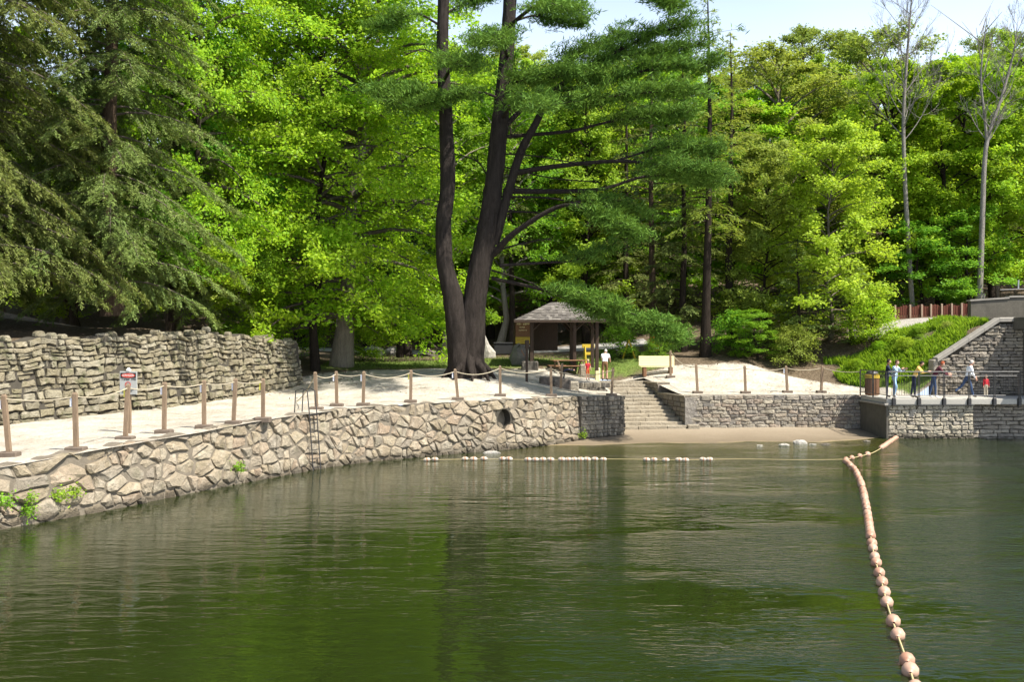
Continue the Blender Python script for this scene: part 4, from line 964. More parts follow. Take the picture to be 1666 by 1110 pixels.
pine_limb([(728, 20), (755, 5), (790, -8)], [.3, .8, 1.2], .06, .3, 10, 1.1)
pine_limb([(842, 32), (870, 25), (905, 32), (940, 35)], [.4, .9, 1.3, 1.6], .06, .3, 12, 1.2)
pine_limb([(835, -40), (900, -60), (980, -40), (1060, -10), (1095, 8)], [.4, -.5, -1.2, -1.8, -2.1], .14, .45, 20, 1.5)
pine_limb([(835, -90), (760, -130), (690, -120)], [.4, .2, -.2], .12, .3, 20, 2.0)
pine_limb([(840, -160), (930, -190), (1020, -170)], [.4, .2, -.2], .12, .3, 20, 2.0)
pine_limb([(726, -110), (660, -140), (600, -120)], [.4, 1, 1.5], .10, .3, 18, 1.8)
pine_limb([(840, -220), (800, -270), (860, -310)], [.4, .2, -.2], .10, .2, 18, 1.8)
pine_limb([(728, -200), (700, -270), (740, -300)], [.4, .2, -.2], .10, .2, 18, 1.8)
pine_limb([(860, 165), (920, 165), (985, 158), (1060, 150), (1130, 150)], [.2, -.9, -1.9, -2.6, -3.1], .08, .1, 26, 1.7)
pine_limb([(930, 120), (1000, 95), (1070, 85), (1140, 72)], [.6, .9, 1.2, 1.5], .08, .1, 24, 1.7)
pine_limb([(1000, 262), (1060, 245), (1120, 240), (1160, 250)], [-1, -.4, .2, .6], .06, .2, 16, 1.5)
pine_limb([(920, 334), (960, 325), (1010, 335), (1050, 350)], [-1.4, -.6, .2, .8], .06, .2, 14, 1.4)
pine_limb([(870, 470), (910, 472), (960, 485), (1000, 498)], [-.7, -1.8, -2.6, -3.2], .05, .2, 16, 1.3, 30)
pine_limb([(1040, 525), (1075, 535), (1100, 545)], [-2.4, -2.2, -2.0], .04, .1, 12, 1.1, 30)
for pts, dep in (([(818, 190), (835, 170), (860, 165), (880, 175)], [0, -2.4, -4.6, -6.5]), ([(826, 90), (815, 70), (800, 60), (790, 70)], [0, -2.4, -4.6, -6.5]), ([(722, 130), (735, 110), (750, 100), (768, 108)], [0, -2.0, -4.0, -6.0]), ([(830, 40), (870, 10), (905, 5), (930, 20)], [0, -2.4, -4.6, -6.5])):
    pine_limb(pts, dep, .10, .35, 14, 1.6)
# bare lower limbs
for pts, dep, r0 in (([(815, 320), (890, 322), (950, 332), (1000, 338)], [.2, -.6, -1.2, -1.6], .06), ([(812, 345), (860, 345), (905, 352)], [.2, .9, 1.5], .06), ([(806, 408), (855, 395), (900, 388)], [.2, .8, 1.4], .05), ([(822, 250), (880, 255), (960, 270)], [.2, -.7, -1.6], .04), ([(815, 270), (900, 290), (975, 296)], [.2, -.3, -1], .035), ([(800, 440), (850, 455), (905, 480)], [0, -.7, -1.5], .05), ([(716, 95), (690, 80), (660, 88)], [.3, 0, -.4], .05), ([(722, 250), (690, 240), (655, 262)], [.1, .5, 1], .03), ([(724, 330), (690, 325), (662, 345)], [.1, -.5, -1], .03), ([(800, 300), (775, 262), (720, 245)], [.1, .5, 1], .045)):
    pine_limb(pts, dep, r0, .4, 7, .7, bare=True, k=5)
base = P(762, 612, D0); base[2] = hz(base[0], base[1])
pine = thing('white_pine', 'tall twin-trunked dark white pine spreading blue-green boughs over the beach', 'tree', tuple(base))
for nm, me in (('trunk', pr.trunkmesh('trunk', M['bark_pine'])), ('branches', pr.limbmesh('branches', M['bark_pine'])), ('crown', pr.leafmesh('crown', M['needle_pine']))):
    c = bpy.data.objects.new(nm, me); COL.objects.link(c); c.parent = pine; c.location = -base
    if nm == 'branches': c['kind'] = 'stuff'

# --- trees of the middle distance, one by one: (pixel x, distance, kind, scale xy, scale z, leaf, bark, name, label)
def at_px(px, D): return (px-CX)/F*D, D
MID = [
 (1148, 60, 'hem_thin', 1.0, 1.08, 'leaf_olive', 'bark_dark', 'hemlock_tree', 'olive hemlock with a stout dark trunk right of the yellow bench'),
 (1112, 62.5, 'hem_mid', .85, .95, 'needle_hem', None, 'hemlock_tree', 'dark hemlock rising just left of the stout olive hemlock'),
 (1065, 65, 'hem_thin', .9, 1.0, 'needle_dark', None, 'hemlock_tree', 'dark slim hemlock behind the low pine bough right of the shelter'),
 (1192, 63, 'hem_thin', .95, .95, 'leaf_olive', 'bark_dark', 'hemlock_tree', 'brownish sparse hemlock with thin trunk right of the stout olive one'),
 (1352, 60.5, 'young_beech', 1.0, 1.0, None, None, 'young_tree', 'bright yellow-green young tree leafed down to the ground before the fence'),
 (1300, 59.5, 'hem_small', .95, .75, 'needle_hem', None, 'hemlock_tree', 'low hemlock left of the bright young tree'),
 (1385, 59, 'hem_small', .9, .62, 'needle_hem', None, 'hemlock_tree', 'small dark hemlock at the foot of the bright young tree'),
 (1245, 63, 'young_beech', .85, .95, 'leaf_olive', 'bark_dark', 'young_tree', 'olive young tree between the brownish hemlock and the bright young tree'),
 (1232, 58.8, 'sapling', .55, .32, 'leaf_mid', None, 'sapling', 'low spreading sapling at the top of the sand behind the right rope fence'),
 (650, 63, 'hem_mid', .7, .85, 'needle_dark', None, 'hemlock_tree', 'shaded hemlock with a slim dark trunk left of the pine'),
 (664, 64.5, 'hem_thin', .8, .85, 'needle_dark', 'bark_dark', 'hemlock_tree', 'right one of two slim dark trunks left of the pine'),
 (725, 67, 'maple_b', .9, 1.0, 'leaf_mid', 'bark_grey', 'maple_tree', 'green tree with a grey trunk just behind the left pine trunk'),
 (811, 71, 'oak_b', .8, .9, 'leaf_mid', 'bark_pale', 'birch_tree', 'leafy tree with a slim white trunk left of the shelter'),
 (834, 70, 'hem_thin', .8, .9, 'needle_hem', 'bark_dark', 'hemlock_tree', 'hemlock with a dark trunk right of the slim white trunk'),
 (600, 74, 'maple_a', 1.1, 1.15, 'leaf_bright', None, 'maple_tree', 'bright maple beyond the road left of the pine'),
 (900, 76, 'hem_mid', 1.0, 1.0, 'leaf_mid', None, 'tree', 'green tree directly behind the shelter roof'),
 (955, 73, 'maple_b', .9, .95, 'leaf_yellow', None, 'maple_tree', 'yellow-green maple seen between the pine limbs above the shelter'),
 (1015, 72, 'hem_mid', .9, 1.0, 'needle_hem', None, 'hemlock_tree', 'hemlock behind the yellow barricades'),
 (1440, 70, 'maple_a', .85, .95, 'leaf_bright', None, 'maple_tree', 'green maple just left of the pale bare trunk behind the fence'),
 (1530, 69, 'maple_b', .9, .85, 'leaf_bright', None, 'maple_tree', 'bright maple between the two bare-topped trees behind the fence'),
 (1618, 68, 'maple_a', .9, .95, 'leaf_bright', None, 'maple_tree', 'bright green maple above the concrete parapet'),
 (1690, 70, 'maple_b', 1.0, 1.0, 'leaf_yellow', None, 'maple_tree', 'yellow-green maple cut by the right edge of the picture'),
 (1575, 66, 'sapling', 1.0, .75, 'leaf_mid', None, 'sapling', 'leafy sapling just behind the dark red fence'),
 (1500, 66.5, 'sapling', .9, .65, 'leaf_mid', None, 'sapling', 'dark green sapling behind the left end of the red fence'),
 (770, 78, 'maple_a', 1.0, 1.0, 'leaf_yellow', None, 'maple_tree', 'bright maple seen between the two pine trunks'),
]
for i, (px, D, k, sx, sz, lf, bk, nm, lab) in enumerate(MID):
    x, y = at_px(px, D); plant(k, nm, lab, 'tree' if nm != 'sapling' else 'sapling', x, y, i*1.7, (sx, sx, sz), None, lf, bk)
# bushes under the trees
for i, (px, D, s, lf, lab) in enumerate(((1195, 60, .9, 'leaf_mid', 'low bush at the sand edge near the stout hemlock trunk'), (1290, 57.8, .8, 'leaf_olive', 'dusty bush beneath the low hemlock'), (1420, 57.5, .9, 'leaf_bright', 'bush at the upper left end of the grassy slope'), (1010, 62, .7, 'leaf_mid', 'small bush beside the yellow barricades'), (480, 56, 1.1, 'leaf_bright', 'bush right behind the end of the retaining wall'), (590, 58, .8, 'leaf_bright', 'low bush right of the thick grey trunk'), (1070, 60, .5, 'leaf_mid', 'tuft of shrub below the orange barrel'))):
    x, y = at_px(px, D); plant('bush', 'bush', lab, 'bush', x, y, i*1.3, s, None, lf)

# bare-topped pale trees
def bare(seed, pts, rad, nb, L0, up=.75, k=9):
    tb = TB(seed); r = tb.r; c = catmull(pts, 6); tb.limb(c, rad_of(len(c), rad), k, True); n = len(c)
    def grow(b, d, l, r0, lev):
        s = np.linspace(0, 1, 6)[:, None]; cv = r.normal(0, .12, 3); p = b+d*s*l+cv*l*s*s+np.array([0, 0, .18])*l*s*s
        tb.limb(p, np.linspace(r0, r0*.4, 6), 4 if lev else 5)
        if lev >= 3: return
        for j in range(5 if lev < 2 else 4):
            q = r.uniform(.3, 1.0); kx = q*5; k0 = min(4, int(kx)); bb = p[k0]*(1-(kx-k0))+p[k0+1]*(kx-k0)
            d2 = d+r.normal(0, .55, 3)+np.array([0, 0, .25]); d2 /= np.linalg.norm(d2); grow(bb, d2, l*r.uniform(.35, .6), r0*.5, lev+1)
    for i in range(nb):
        q = .42+.58*(i+r.random())/nb; kx = q*(n-1); k0 = min(n-2, int(kx)); b = c[k0]*(1-(kx-k0))+c[k0+1]*(kx-k0); a_ = i*2.4; d = np.array([math.cos(a_)*.7, math.sin(a_)*.7, up]); d /= np.linalg.norm(d)
        grow(b, d, L0*(1.2-q*.8)*r.uniform(.6, 1.1), .05*(1.3-q), 0)
    return tb
def bare_tree(tb, label, base, extra=None):
    o = thing('bare_tree', label, 'tree', tuple(base))
    for nm, me in (('trunk', tb.trunkmesh('trunk', M['bark_pale'])), ('branches', tb.limbmesh('branches', M['bark_pale']))):
        c = bpy.data.objects.new(nm, me); COL.objects.link(c); c.parent = o; c.location = -base
        if nm == 'branches': c['kind'] = 'stuff'
DB = 66.0
def pb(L, D): return np.array([P(a_, b_, D) for a_, b_ in L])
tb = bare(5, pb([(1486, 530), (1478, 400), (1472, 290), (1470, 190), (1476, 90), (1482, 10), (1486, -30)], DB), [.17, .15, .13, .11, .08, .045, .015], 34, 3.6)
b0 = P(1486, 530, DB); b0[2] = hz(b0[0], b0[1]); bare_tree(tb, 'tall pale bare-topped tree rising behind the red fence', b0)
tb = bare(6, pb([(1594, 480), (1598, 360), (1602, 260), (1610, 215), (1632, 150), (1650, 80), (1655, 40)], 64.5), [.18, .16, .14, .12, .085, .05, .02], 26, 3.2)
tb.limb(catmull(pb([(1606, 235), (1602, 190), (1596, 130), (1600, 70), (1606, 30)], 64.5), 5), np.linspace(.10, .02, 21), 7, True)
r_ = tb.r
for i in range(16):
    b_ = P(1598+r_.normal(0, 3), r_.uniform(40, 170), 64.5); d_ = np.array([r_.normal(0, .5), r_.normal(0, .5), .9]); s = np.linspace(0, 1, 5)[:, None]; tb.limb(b_+d_*s*r_.uniform(1.2, 2.8), np.linspace(.035, .01, 5), 4)
b0 = P(1594, 480, 64.5); b0[2] = hz(b0[0], b0[1]); tb.limb(np.array([b0, P(1594, 478, 64.5)]), [.34, .32], 7, True); bare_tree(tb, 'forked pale bare-crowned tree above the concrete parapet at right', b0)

# --- hillside forest
fr_ = np.random.default_rng(99)
kinds = [('maple_a', 'leaf_bright', 'bright green maple in the hillside forest'), ('maple_b', 'leaf_yellow', 'yellow-green maple in the hillside forest'), ('oak_a', 'leaf_haze', 'pale spring-green oak in the hillside forest'), ('oak_b', 'leaf_olive', 'olive-budded oak in the hillside forest'), ('maple_b', 'leaf_mid', 'mid-green maple in the hillside forest'), ('hem_mid', 'needle_dark', 'dark evergreen in the hillside forest')]
for D, step in ((78, 5.8), (86, 6.2), (96, 6.8), (108, 7.4), (121, 8.0), (137, 8.6)):
    xmax = D*.5+4
    for x in np.arange(-xmax, xmax, step):
        x = x+fr_.uniform(-2, 2); y = D+fr_.uniform(-3.5, 3.5); px = CX+x/y*F
        if px < 430 and D > 100: continue
        w = [.24, .18, .2, .13, .17, .08] if D < 100 else [.14, .2, .34, .18, .1, .04]
        k = int(fr_.choice(6, p=w)); key, lf, lab = kinds[k]
        where = 'behind the bright beech' if px < 560 else 'behind the twin-trunked pine' if px < 850 else 'behind the shelter' if px < 1050 else 'behind the olive hemlocks' if px < 1250 else 'behind the bright young tree' if px < 1450 else 'behind the red fence' if px < 1570 else 'above the concrete parapet'
        lab = lab.replace('in the hillside forest', ('low' if D < 90 else 'midway up' if D < 112 else 'high')+' on the hillside '+where)
        grp = lab.split(' on the hillside')[0].rsplit(' ', 1)[0]+'s '+where
        plant(key, 'hillside_tree', lab, 'tree', x, y, fr_.uniform(0, 6.28), (fr_.uniform(.95, 1.3),)*2+(fr_.uniform(.85, 1.12),), 'hillside trees, '+lab, lf)
# ------------------------------------------------------------------ rope fences
def ground_hit(px, py, d0=20.0, d1=75.0):
    D = np.arange(d0, d1, .05); x = (px-CX)/F*D; z = CAMZ-(py-HY)/F*D; ok = (D >= front(x)+.32)
    h = H(x, D); k = np.where(ok & (z <= h))[0]
    if len(k) == 0: k = [len(D)-1]
    d = D[k[0]]; xx = (px-CX)/F*d; return np.array([xx, d, hz(xx, d)])
LEFT = [(15, 638, 742, 'w'), (124, 640, 734, 'w'), (204, 624, 716, 'y'), (267, 623, 705, 'w'), (332, 620, 697, 'w'), (380, 617, 690, 'w'), (428, 617, 684, 'y'), (515, 606, 667, ''), (548, 605, 661, 'w'), (591, 605, 660, 'w'), (668, 603, 655, 'y'), (745, 601, 651, 'w'), (814, 596, 645, ''), (897, 597, 645, ''), (995, 599, 644, '')]
RIGHT = [(1091, 597, 641, ''), (1135, 594, 640, ''), (1213, 596, 640, ''), (1281, 596, 639, 'w'), (1336, 596, 639, '')]
def fence_post(px, yt, yb, tag, label, group, footing=True):
    b = ground_hit(px, yb); h = max(.95, min(1.5, (yb-yt)/F*b[1]-.03)); r = np.random.default_rng(int(px))
    o = thing('fence_post', label, 'fence post', tuple(b), 0, group)
    lx, ly = r.normal(0, .05), r.normal(0, .04); w = .055
    V = []
    for z_ in (.0, h*.5, h-.05): V += [(b[0]+sx*w+lx*z_, b[1]+sy*w+ly*z_, b[2]+z_+.05) for sx, sy in ((-1, -1), (1, -1), (1, 1), (-1, 1))]
    V += [(b[0]+sx*w*.6+lx*h, b[1]+sy*w*.6+ly*h, b[2]+h+.05) for sx, sy in ((-1, -1), (1, -1), (1, 1), (-1, 1))]
    Fc = [(3, 2, 1, 0), (12, 13, 14, 15)]
    for k in range(3):
        for i in range(4): Fc.append((k*4+i, k*4+(i+1) % 4, k*4+4+(i+1) % 4, k*4+4+i))
    mobj('post', V, Fc, M['wood_post'], o)
    if footing:
        MB().bbox(b[0]-.24, b[0]+.24, b[1]-.17, b[1]+.17, b[2]-.06, b[2]+.10, .02, rotz(0)).build('footing', M['wood_footing'], o)
    top = np.array([b[0]+lx*h, b[1]+ly*h, b[2]+h-.06])
    if tag:
        MB().box(top[0]-.12, top[0]-.07, top[1]-.02, top[1], top[2]-.26, top[2]-.02).build('ribbon', M['tag_yellow' if tag == 'y' else 'tag_white'], o)
    return top
tops = []
for i, (px, yt, yb, tg) in enumerate(LEFT):
    lab = '%s wooden rope-fence post from the left on the river wall' % ORD[i]
    tops.append(fence_post(px, yt, yb, tg, lab, 'rope-fence posts along the river wall'))
topsR = []
for i, (px, yt, yb, tg) in enumerate(RIGHT):
    topsR.append(fence_post(px, yt, yb, tg, '%s wooden rope-fence post from the stairs on the beach wall' % ORD[i], 'rope-fence posts along the beach wall'))
tx = P(912, 633, 48.6); 
fence_post(912, 592, 634, '', 'lone wooden post set back behind the fence near the upper steps', 'rope-fence posts along the river wall', False)
def sag(a, b, k=.07, n=9):
    s = np.linspace(0, 1, n)[:, None]; d = np.linalg.norm(b-a); return a*(1-s)+b*s-np.array([0, 0, 1])*4*k*d*s*(1-s)
def rope(pts, label, r=.018, name='rope'):
    o = MB().tube(np.array(pts), r, 6).build(name, M['rope'], smooth=True); setp(o, label, 'rope'); return o
off = [tops[0]+(tops[0]-tops[1])]
p = [off[0]]
for i in range(6): p += list(sag(tops[i-1] if i else off[0], tops[i], .05))[1:]
p += list(sag(tops[5], tops[6], .05))[1:]
rope(p, 'slack rope strung through the seven posts nearest the left edge')
gend = ground_hit(482, 655); p = list(sag(tops[7], gend+[0, 0, .03], .03))
rope(p, 'rope hanging from the eighth post down to the sand')
p = [tops[7]]
for i in range(8, 15): p += list(sag(tops[i-1], tops[i], .075))[1:]
rope(p, 'pale rope sagging between the posts in front of the pine')
p = [topsR[0]]
for i in range(1, 5): p += list(sag(topsR[i-1], topsR[i], .06))[1:]
p += list(sag(topsR[4], np.array([16.98, 51.0, 2.95]), .05))[1:]
rope(p, 'rope sagging along the beach wall up to the footbridge railing')

# ------------------------------------------------------------------ ladder on the river wall
s1 = s_of_px(514); lad = None
nL = np.array([np.interp(s1, rw.s, rw.nrm[:, 0]), np.interp(s1, rw.s, rw.nrm[:, 1]), 0]); tL = np.array([-nL[1], nL[0], 0])
lb = rw.at(np.array([s1]), 0.0, .16)[0]
lad = thing('ladder', 'thin dark metal ladder on the river wall below the eighth post', 'ladder', tuple(lb))
for sg in (-.2, .2):
    pp = [lb+tL*sg+[0, 0, -.5], lb+tL*sg+[0, 0, 2.05]-nL*.22, lb+tL*sg+[0, 0, 2.7]-nL*.30, lb+tL*sg+[0, 0, 2.78]-nL*.5, lb+tL*sg+[0, 0, 2.7]-nL*.8, lb+tL*sg+[0, 0, 1.95]-nL*.85]
    MB().tube(pp, .02, 6).build('side_rail', M['metal_dark'], lad)
for z_ in np.arange(-.2, 2.0, .3): MB().tube([lb+tL*-.2+[0, 0, z_]-nL*.22*(z_+.5)/2.55, lb+tL*.2+[0, 0, z_]-nL*.22*(z_+.5)/2.55], .014, 5).build('rung', M['metal_dark'], lad)

# ------------------------------------------------------------------ signs
def text_mesh(body, size, name='lettering'):
    cu = bpy.data.curves.new('t', 'FONT'); cu.body = body; cu.size = size; cu.align_x = 'CENTER'; cu.align_y = 'CENTER'; cu.extrude = .001; cu.resolution_u = 2
    o = bpy.data.objects.new('t', cu); COL.objects.link(o); dg = bpy.context.evaluated_depsgraph_get(); me = bpy.data.meshes.new_from_object(o.evaluated_get(dg)); me.name = name
    bpy.data.objects.remove(o); bpy.data.curves.remove(cu); return me
def local(name, mb, mat, parent, smooth=False):      # part given in the parent's own frame
    V = np.concatenate(mb.V); c = np.array([V[:, 0].mean(), V[:, 1].mean(), V[:, 2].min()])
    o = bpy.data.objects.new(name, make_mesh(name, V-c, mb.F, mat, smooth)); COL.objects.link(o); o.parent = parent; o.location = c; return o
def put_text(body, size, mat, parent, x, y, z, sx=1.0):
    me = text_mesh(body, size); me.materials.append(M[mat]); o = bpy.data.objects.new('lettering', me); COL.objects.link(o); o.parent = parent; o.location = (x, y, z); o.rotation_euler = (math.pi/2, 0, 0); o.scale = (sx, 1, 1)
g0 = ground_hit(209, 705); g0[1] += .0
sd_ = thing('danger_sign', 'white danger sign with red oval heading before the retaining wall', 'sign', tuple(g0), math.radians(-8))
sb_z = CAMZ-(642-HY)/F*g0[1]-g0[2]; W2, HT = .27, .68
local('sign_post', MB().bbox(-.05, .05, .02, .1, -.1, sb_z+HT+.02, .012), M['wood_post'], sd_)
board = local('sign_board', MB().bbox(-W2, W2, -.012, .015, sb_z, sb_z+HT, .006), M['sign_grey'], sd_)
local('bracket_cap', MB().lathe([(.075, 0), (.07, .04), (.04, .08), (.01, .10)], 10, (-.01, .03, sb_z+HT+.005)), M['white_paint'], sd_, True)
zt = sb_z+HT
local('header', MB().box(-W2+.03, W2-.03, -.018, -.0155, zt-.20, zt-.045), M['black_paint'], sd_)
ov = [( .215*math.cos(a_), .066*math.sin(a_)) for a_ in np.linspace(0, 2*math.pi, 28, endpoint=False)]
local('red_oval', MB().add([(a_, -.021, zt-.122+b_) for a_, b_ in ov]+[(a_, -.0185, zt-.122+b_) for a_, b_ in ov], [tuple(range(27, -1, -1))]+[(i, (i+1) % 28, 28+(i+1) % 28, 28+i) for i in range(28)]), M['red_paint'], sd_)
put_text('DANGER', .088, 'white_paint', sd_, 0, -.0225, zt-.122)
mb = MB(); r = np.random.default_rng(4); x = -.2
for k in range(13):       # a line of small lettering, unreadable in the photograph
    if k == 8: x += .04
    w_ = r.uniform(.018, .026); hh = .05
    mb.box(x, x+.007, -.0175, -.0155, zt-.265, zt-.265+hh); mb.box(x+.0072, x+w_-.003, -.0175, -.0155, zt-.265+r.choice([0, .022, .04]), zt-.265+r.choice([.042, .05])); x += w_+.008
setp(local('small_lettering', mb, M['black_paint'], sd_), kind='stuff')
def ring_part(cx, cz, r1, r2, n=24):
    a_ = np.linspace(0, 2*math.pi, n, endpoint=False); V = [(cx+q*math.cos(t_), yy, cz+q*math.sin(t_)) for yy in (-.0185, -.0155) for q in (r1, r2) for t_ in a_]
    Fc = [(i, (i+1) % n, n+(i+1) % n, n+i) for i in range(n)]+[(n+i, n+(i+1) % n, 3*n+(i+1) % n, 3*n+i) for i in range(n)]; return MB().add(V, Fc)
local('prohibition_ring', ring_part(-.01, zt-.40, .075, .095), M['red_paint'], sd_)
local('diver_mark', MB().tube([(-.05, -.017, zt-.37), (.0, -.017, zt-.385), (.04, -.017, zt-.43)], [.008, .014, .006], 5), M['black_paint'], sd_)
local('prohibition_bar', MB().box(-.075, .075, -.0015, .0015, -.008, .008, (np.array([[.707, 0, .707], [0, 1, 0], [-.707, 0, .707]]), np.array([-.01, -.0205, zt-.40]))), M['red_paint'], sd_)
mb = MB()
for k in range(3): mb.box(-.2, .17-.05*k, -.0175, -.0155, zt-.56-.035*k, zt-.545-.035*k)
setp(local('small_lettering', mb, M['black_paint'], sd_), kind='stuff')

# brown notice board before the shelter
g0 = ground_hit(838, 588); D_ = g0[1]; zb_ = CAMZ-(560-HY)/F*D_-g0[2]; wB = 28/F*D_; hB = 37/F*D_
nb_ = thing('notice_board', 'brown notice board with yellow lettering at the left corner of the shelter', 'sign', tuple(g0))
local('sign_post', MB().tube([(-.12, .06, -.2), (.0, .06, zb_+hB)], [.06, .055], 8), M['bark_brown'], nb_)
local('sign_post', MB().tube([(wB+.04, .06, -.2), (wB+.04, .06, zb_+hB)], .05, 8), M['wood_dark'], nb_)
local('sign_board', MB().bbox(.02, wB, -.03, .0, zb_+.40, zb_+hB, .01), M['wood_brown'], nb_)
local('yellow_panel', MB().bbox(.02, wB, -.032, -.002, zb_+.02, zb_+.39, .01), M['yellow_paint'], nb_)
local('bottom_rail', MB().bbox(-.02, wB+.02, -.03, .02, zb_-.14, zb_-.06, .01), M['galv'], nb_)
mb = MB()
for (x0, x1, z0, hh, n_) in ((.10, .36, hB-.20, .10, 3), (.43, .80, hB-.20, .10, 4), (.24, .36, hB-.36, .07, 2), (.38, .54, hB-.36, .07, 3), (.2, .66, hB-.52, .05, 7)):
    xs_ = np.linspace(x0, x1, n_+1)
    for a_, b_ in zip(xs_[:-1], xs_[1:]): mb.box(a_+.008, a_+.03, -.036, -.031, zb_+z0, zb_+z0+hh); mb.box(a_+.031, b_-.008, -.036, -.031, zb_+z0+hh*r.choice([.0, .4]), zb_+z0+hh*r.choice([.7, 1.0]))
setp(local('yellow_lettering', mb, M['pale_yellow'], nb_), kind='stuff')
mb = MB()
for (x0, x1, z0) in ((.1, .78, .30), (.08, .5, .2), (.3, .7, .1)): mb.box(x0, x1, -.037, -.033, zb_+z0, zb_+z0+.025)
setp(local('brown_lettering', mb, M['wood_brown'], nb_), kind='stuff')

# wayside post with an angled board seen edge-on
g0 = ground_hit(857, 622); hW = (622-552)/F*g0[1]
wp = thing('wayside_post', 'dark brown post with slanted board standing on the sand before the shelter', 'sign post', tuple(g0))
local('post', MB().bbox(-.06, .06, -.06, .06, -.1, hW*.78, .015), M['wood_dark'], wp)
local('post_head', MB().bbox(-.09, .12, -.09, .09, hW*.78, hW*.98, .03), M['wood_dark'], wp)
local('slanted_board', MB().box(-.30, .02, -.32, .32, -.02, .02, (np.array([[.5, 0, .87], [0, 1, 0], [-.87, 0, .5]]), np.array([-.12, 0, hW*.62]))), M['wood_brown'], wp)

# ------------------------------------------------------------------ shelter
gx0, gy0 = 2.6, 57.6; gz = hz(gx0, gy0)
sh = thing('picnic_shelter', 'open wooden picnic shelter with grey shingled hip roof', 'shelter', (gx0, gy0, gz))
ez = 5.58-gz; az_ = 6.62-gz; hw, hd = 2.5, 2.2
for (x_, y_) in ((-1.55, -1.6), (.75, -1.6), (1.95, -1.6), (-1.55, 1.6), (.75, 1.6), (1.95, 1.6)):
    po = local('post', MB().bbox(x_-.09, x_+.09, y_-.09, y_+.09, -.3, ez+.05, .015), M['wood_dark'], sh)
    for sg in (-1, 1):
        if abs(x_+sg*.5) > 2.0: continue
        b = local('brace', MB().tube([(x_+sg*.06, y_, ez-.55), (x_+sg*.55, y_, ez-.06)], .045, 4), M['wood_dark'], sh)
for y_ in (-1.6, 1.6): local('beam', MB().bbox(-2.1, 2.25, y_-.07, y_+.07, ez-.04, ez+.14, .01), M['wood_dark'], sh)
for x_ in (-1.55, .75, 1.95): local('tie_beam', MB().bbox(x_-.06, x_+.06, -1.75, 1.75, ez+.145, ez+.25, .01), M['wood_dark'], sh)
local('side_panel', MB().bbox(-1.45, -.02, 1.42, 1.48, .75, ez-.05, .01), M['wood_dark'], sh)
# roof: stepped shingle courses, one shingle row per strip
NC = 11; rx0, rx1 = -.42, .30
def hip(f): return (-hw+(rx0+hw)*f, hw-(hw-rx1)*f, -hd+hd*f, hd-hd*f, ez-.02+(az_-ez)*f)
rng_s = np.random.default_rng(8)
roof = local('roof', MB().add([(-hw, -hd, ez-.06), (hw, -hd, ez-.06), (hw, hd, ez-.06), (-hw, hd, ez-.06), (rx0, 0, az_-.07), (rx1, 0, az_-.07)], [(3, 2, 1, 0), (0, 1, 5, 4), (1, 2, 5), (2, 3, 4, 5), (3, 0, 4)]), M['wood_dark'], sh)
V = []; Fc = []
def quad(a_, b_, c_, d_):
    k = len(V); V.extend([a_, b_, c_, d_]); Fc.append((k, k+1, k+2, k+3))
for c_ in range(NC):
    f0, f1 = c_/NC, (c_+1.15)/NC; f1 = min(f1, .995)
    A = hip(f0); B_ = hip(f1); lift = .035
    for side in range(4):
        cor0 = [(A[0], A[2]), (A[1], A[2]), (A[1], A[3]), (A[0], A[3])]; cor1 = [(B_[0], B_[2]), (B_[1], B_[2]), (B_[1], B_[3]), (B_[0], B_[3])]
        p0, p1 = np.array(cor0[side]), np.array(cor0[(side+1) % 4]); q0, q1 = np.array(cor1[side]), np.array(cor1[(side+1) % 4])
        n_ = max(2, int(np.linalg.norm(p1-p0)/.22))
        for i in range(n_):
            s0, s1_ = (i+.02)/n_, (i+.98)/n_; lf = lift+rng_s.uniform(0, .018)
            a_ = p0+(p1-p0)*s0; b_ = p0+(p1-p0)*s1_; c2 = q0+(q1-q0)*s1_; d2 = q0+(q1-q0)*s0
            a3, b3, c3, d3 = (*a_, A[4]+lf), (*b_, A[4]+lf), (*c2, B_[4]+.004), (*d2, B_[4]+.004)
            quad(a3, b3, c3, d3); quad((*a_, A[4]-.01), (*b_, A[4]-.01), b3, a3)
so = bpy.data.objects.new('shingles', make_mesh('shingles', V, Fc, M['shingle'])); COL.objects.link(so); so.parent = roof; so.location = -np.array(roof.location); setp(so, kind='stuff')
local('fascia', MB().box(-hw, hw, -hd-.03, -hd, ez-.13, ez+.0), M['wood_dark'], sh)

# picnic table by the shelter
def picnic_table(px, py, D, rz, label):
    g_ = P(px, py, D); z_ = hz(g_[0], g_[1]); t_ = thing('picnic_table', label, 'picnic table', (g_[0], g_[1], z_), rz)
    for k in range(5): local('top_plank', MB().bbox(-.95, .95, -.36+k*.147, -.36+k*.147+.137, .71, .75, .008), M['wood_brown'], t_)
    for sg in (-1, 1):
        for k in range(2): local('seat_plank', MB().bbox(-.95, .95, sg*.68-.14+k*.145, sg*.68-.14+k*.145+.135, .42, .46, .008), M['wood_brown'], t_)
        local('end_frame', MB().box(sg*.7-.04, sg*.7+.04, -.8, .8, .36, .42).box(sg*.7-.04, sg*.7+.04, -.36, .36, .65, .705), M['wood_post'], t_)
        for s2 in (-1, 1): local('leg', MB().tube([(sg*.7+.05, s2*.62, 0), (sg*.7+.05, s2*.25, .68)], .05, 4), M['wood_post'], t_)
picnic_table(925, 592, 55.6, .25, 'brown picnic table in front of the shelter')
def block(name, px, py, D, w_, h_, d_, mat, label, cat, b=.06):
    g_ = P(px, py, D); z_ = hz(g_[0], g_[1]); o = MB().bbox(g_[0]-w_/2, g_[0]+w_/2, g_[1]-d_/2, g_[1]+d_/2, z_-.1, z_+h_, b).build(name, M[mat]); return setp(o, label, cat)
block('stone_pier', 949, 592, 55.0, .38, .72, .4, 'step_stone', 'pale stone pillar block at the right end of the picnic table', 'stone block')
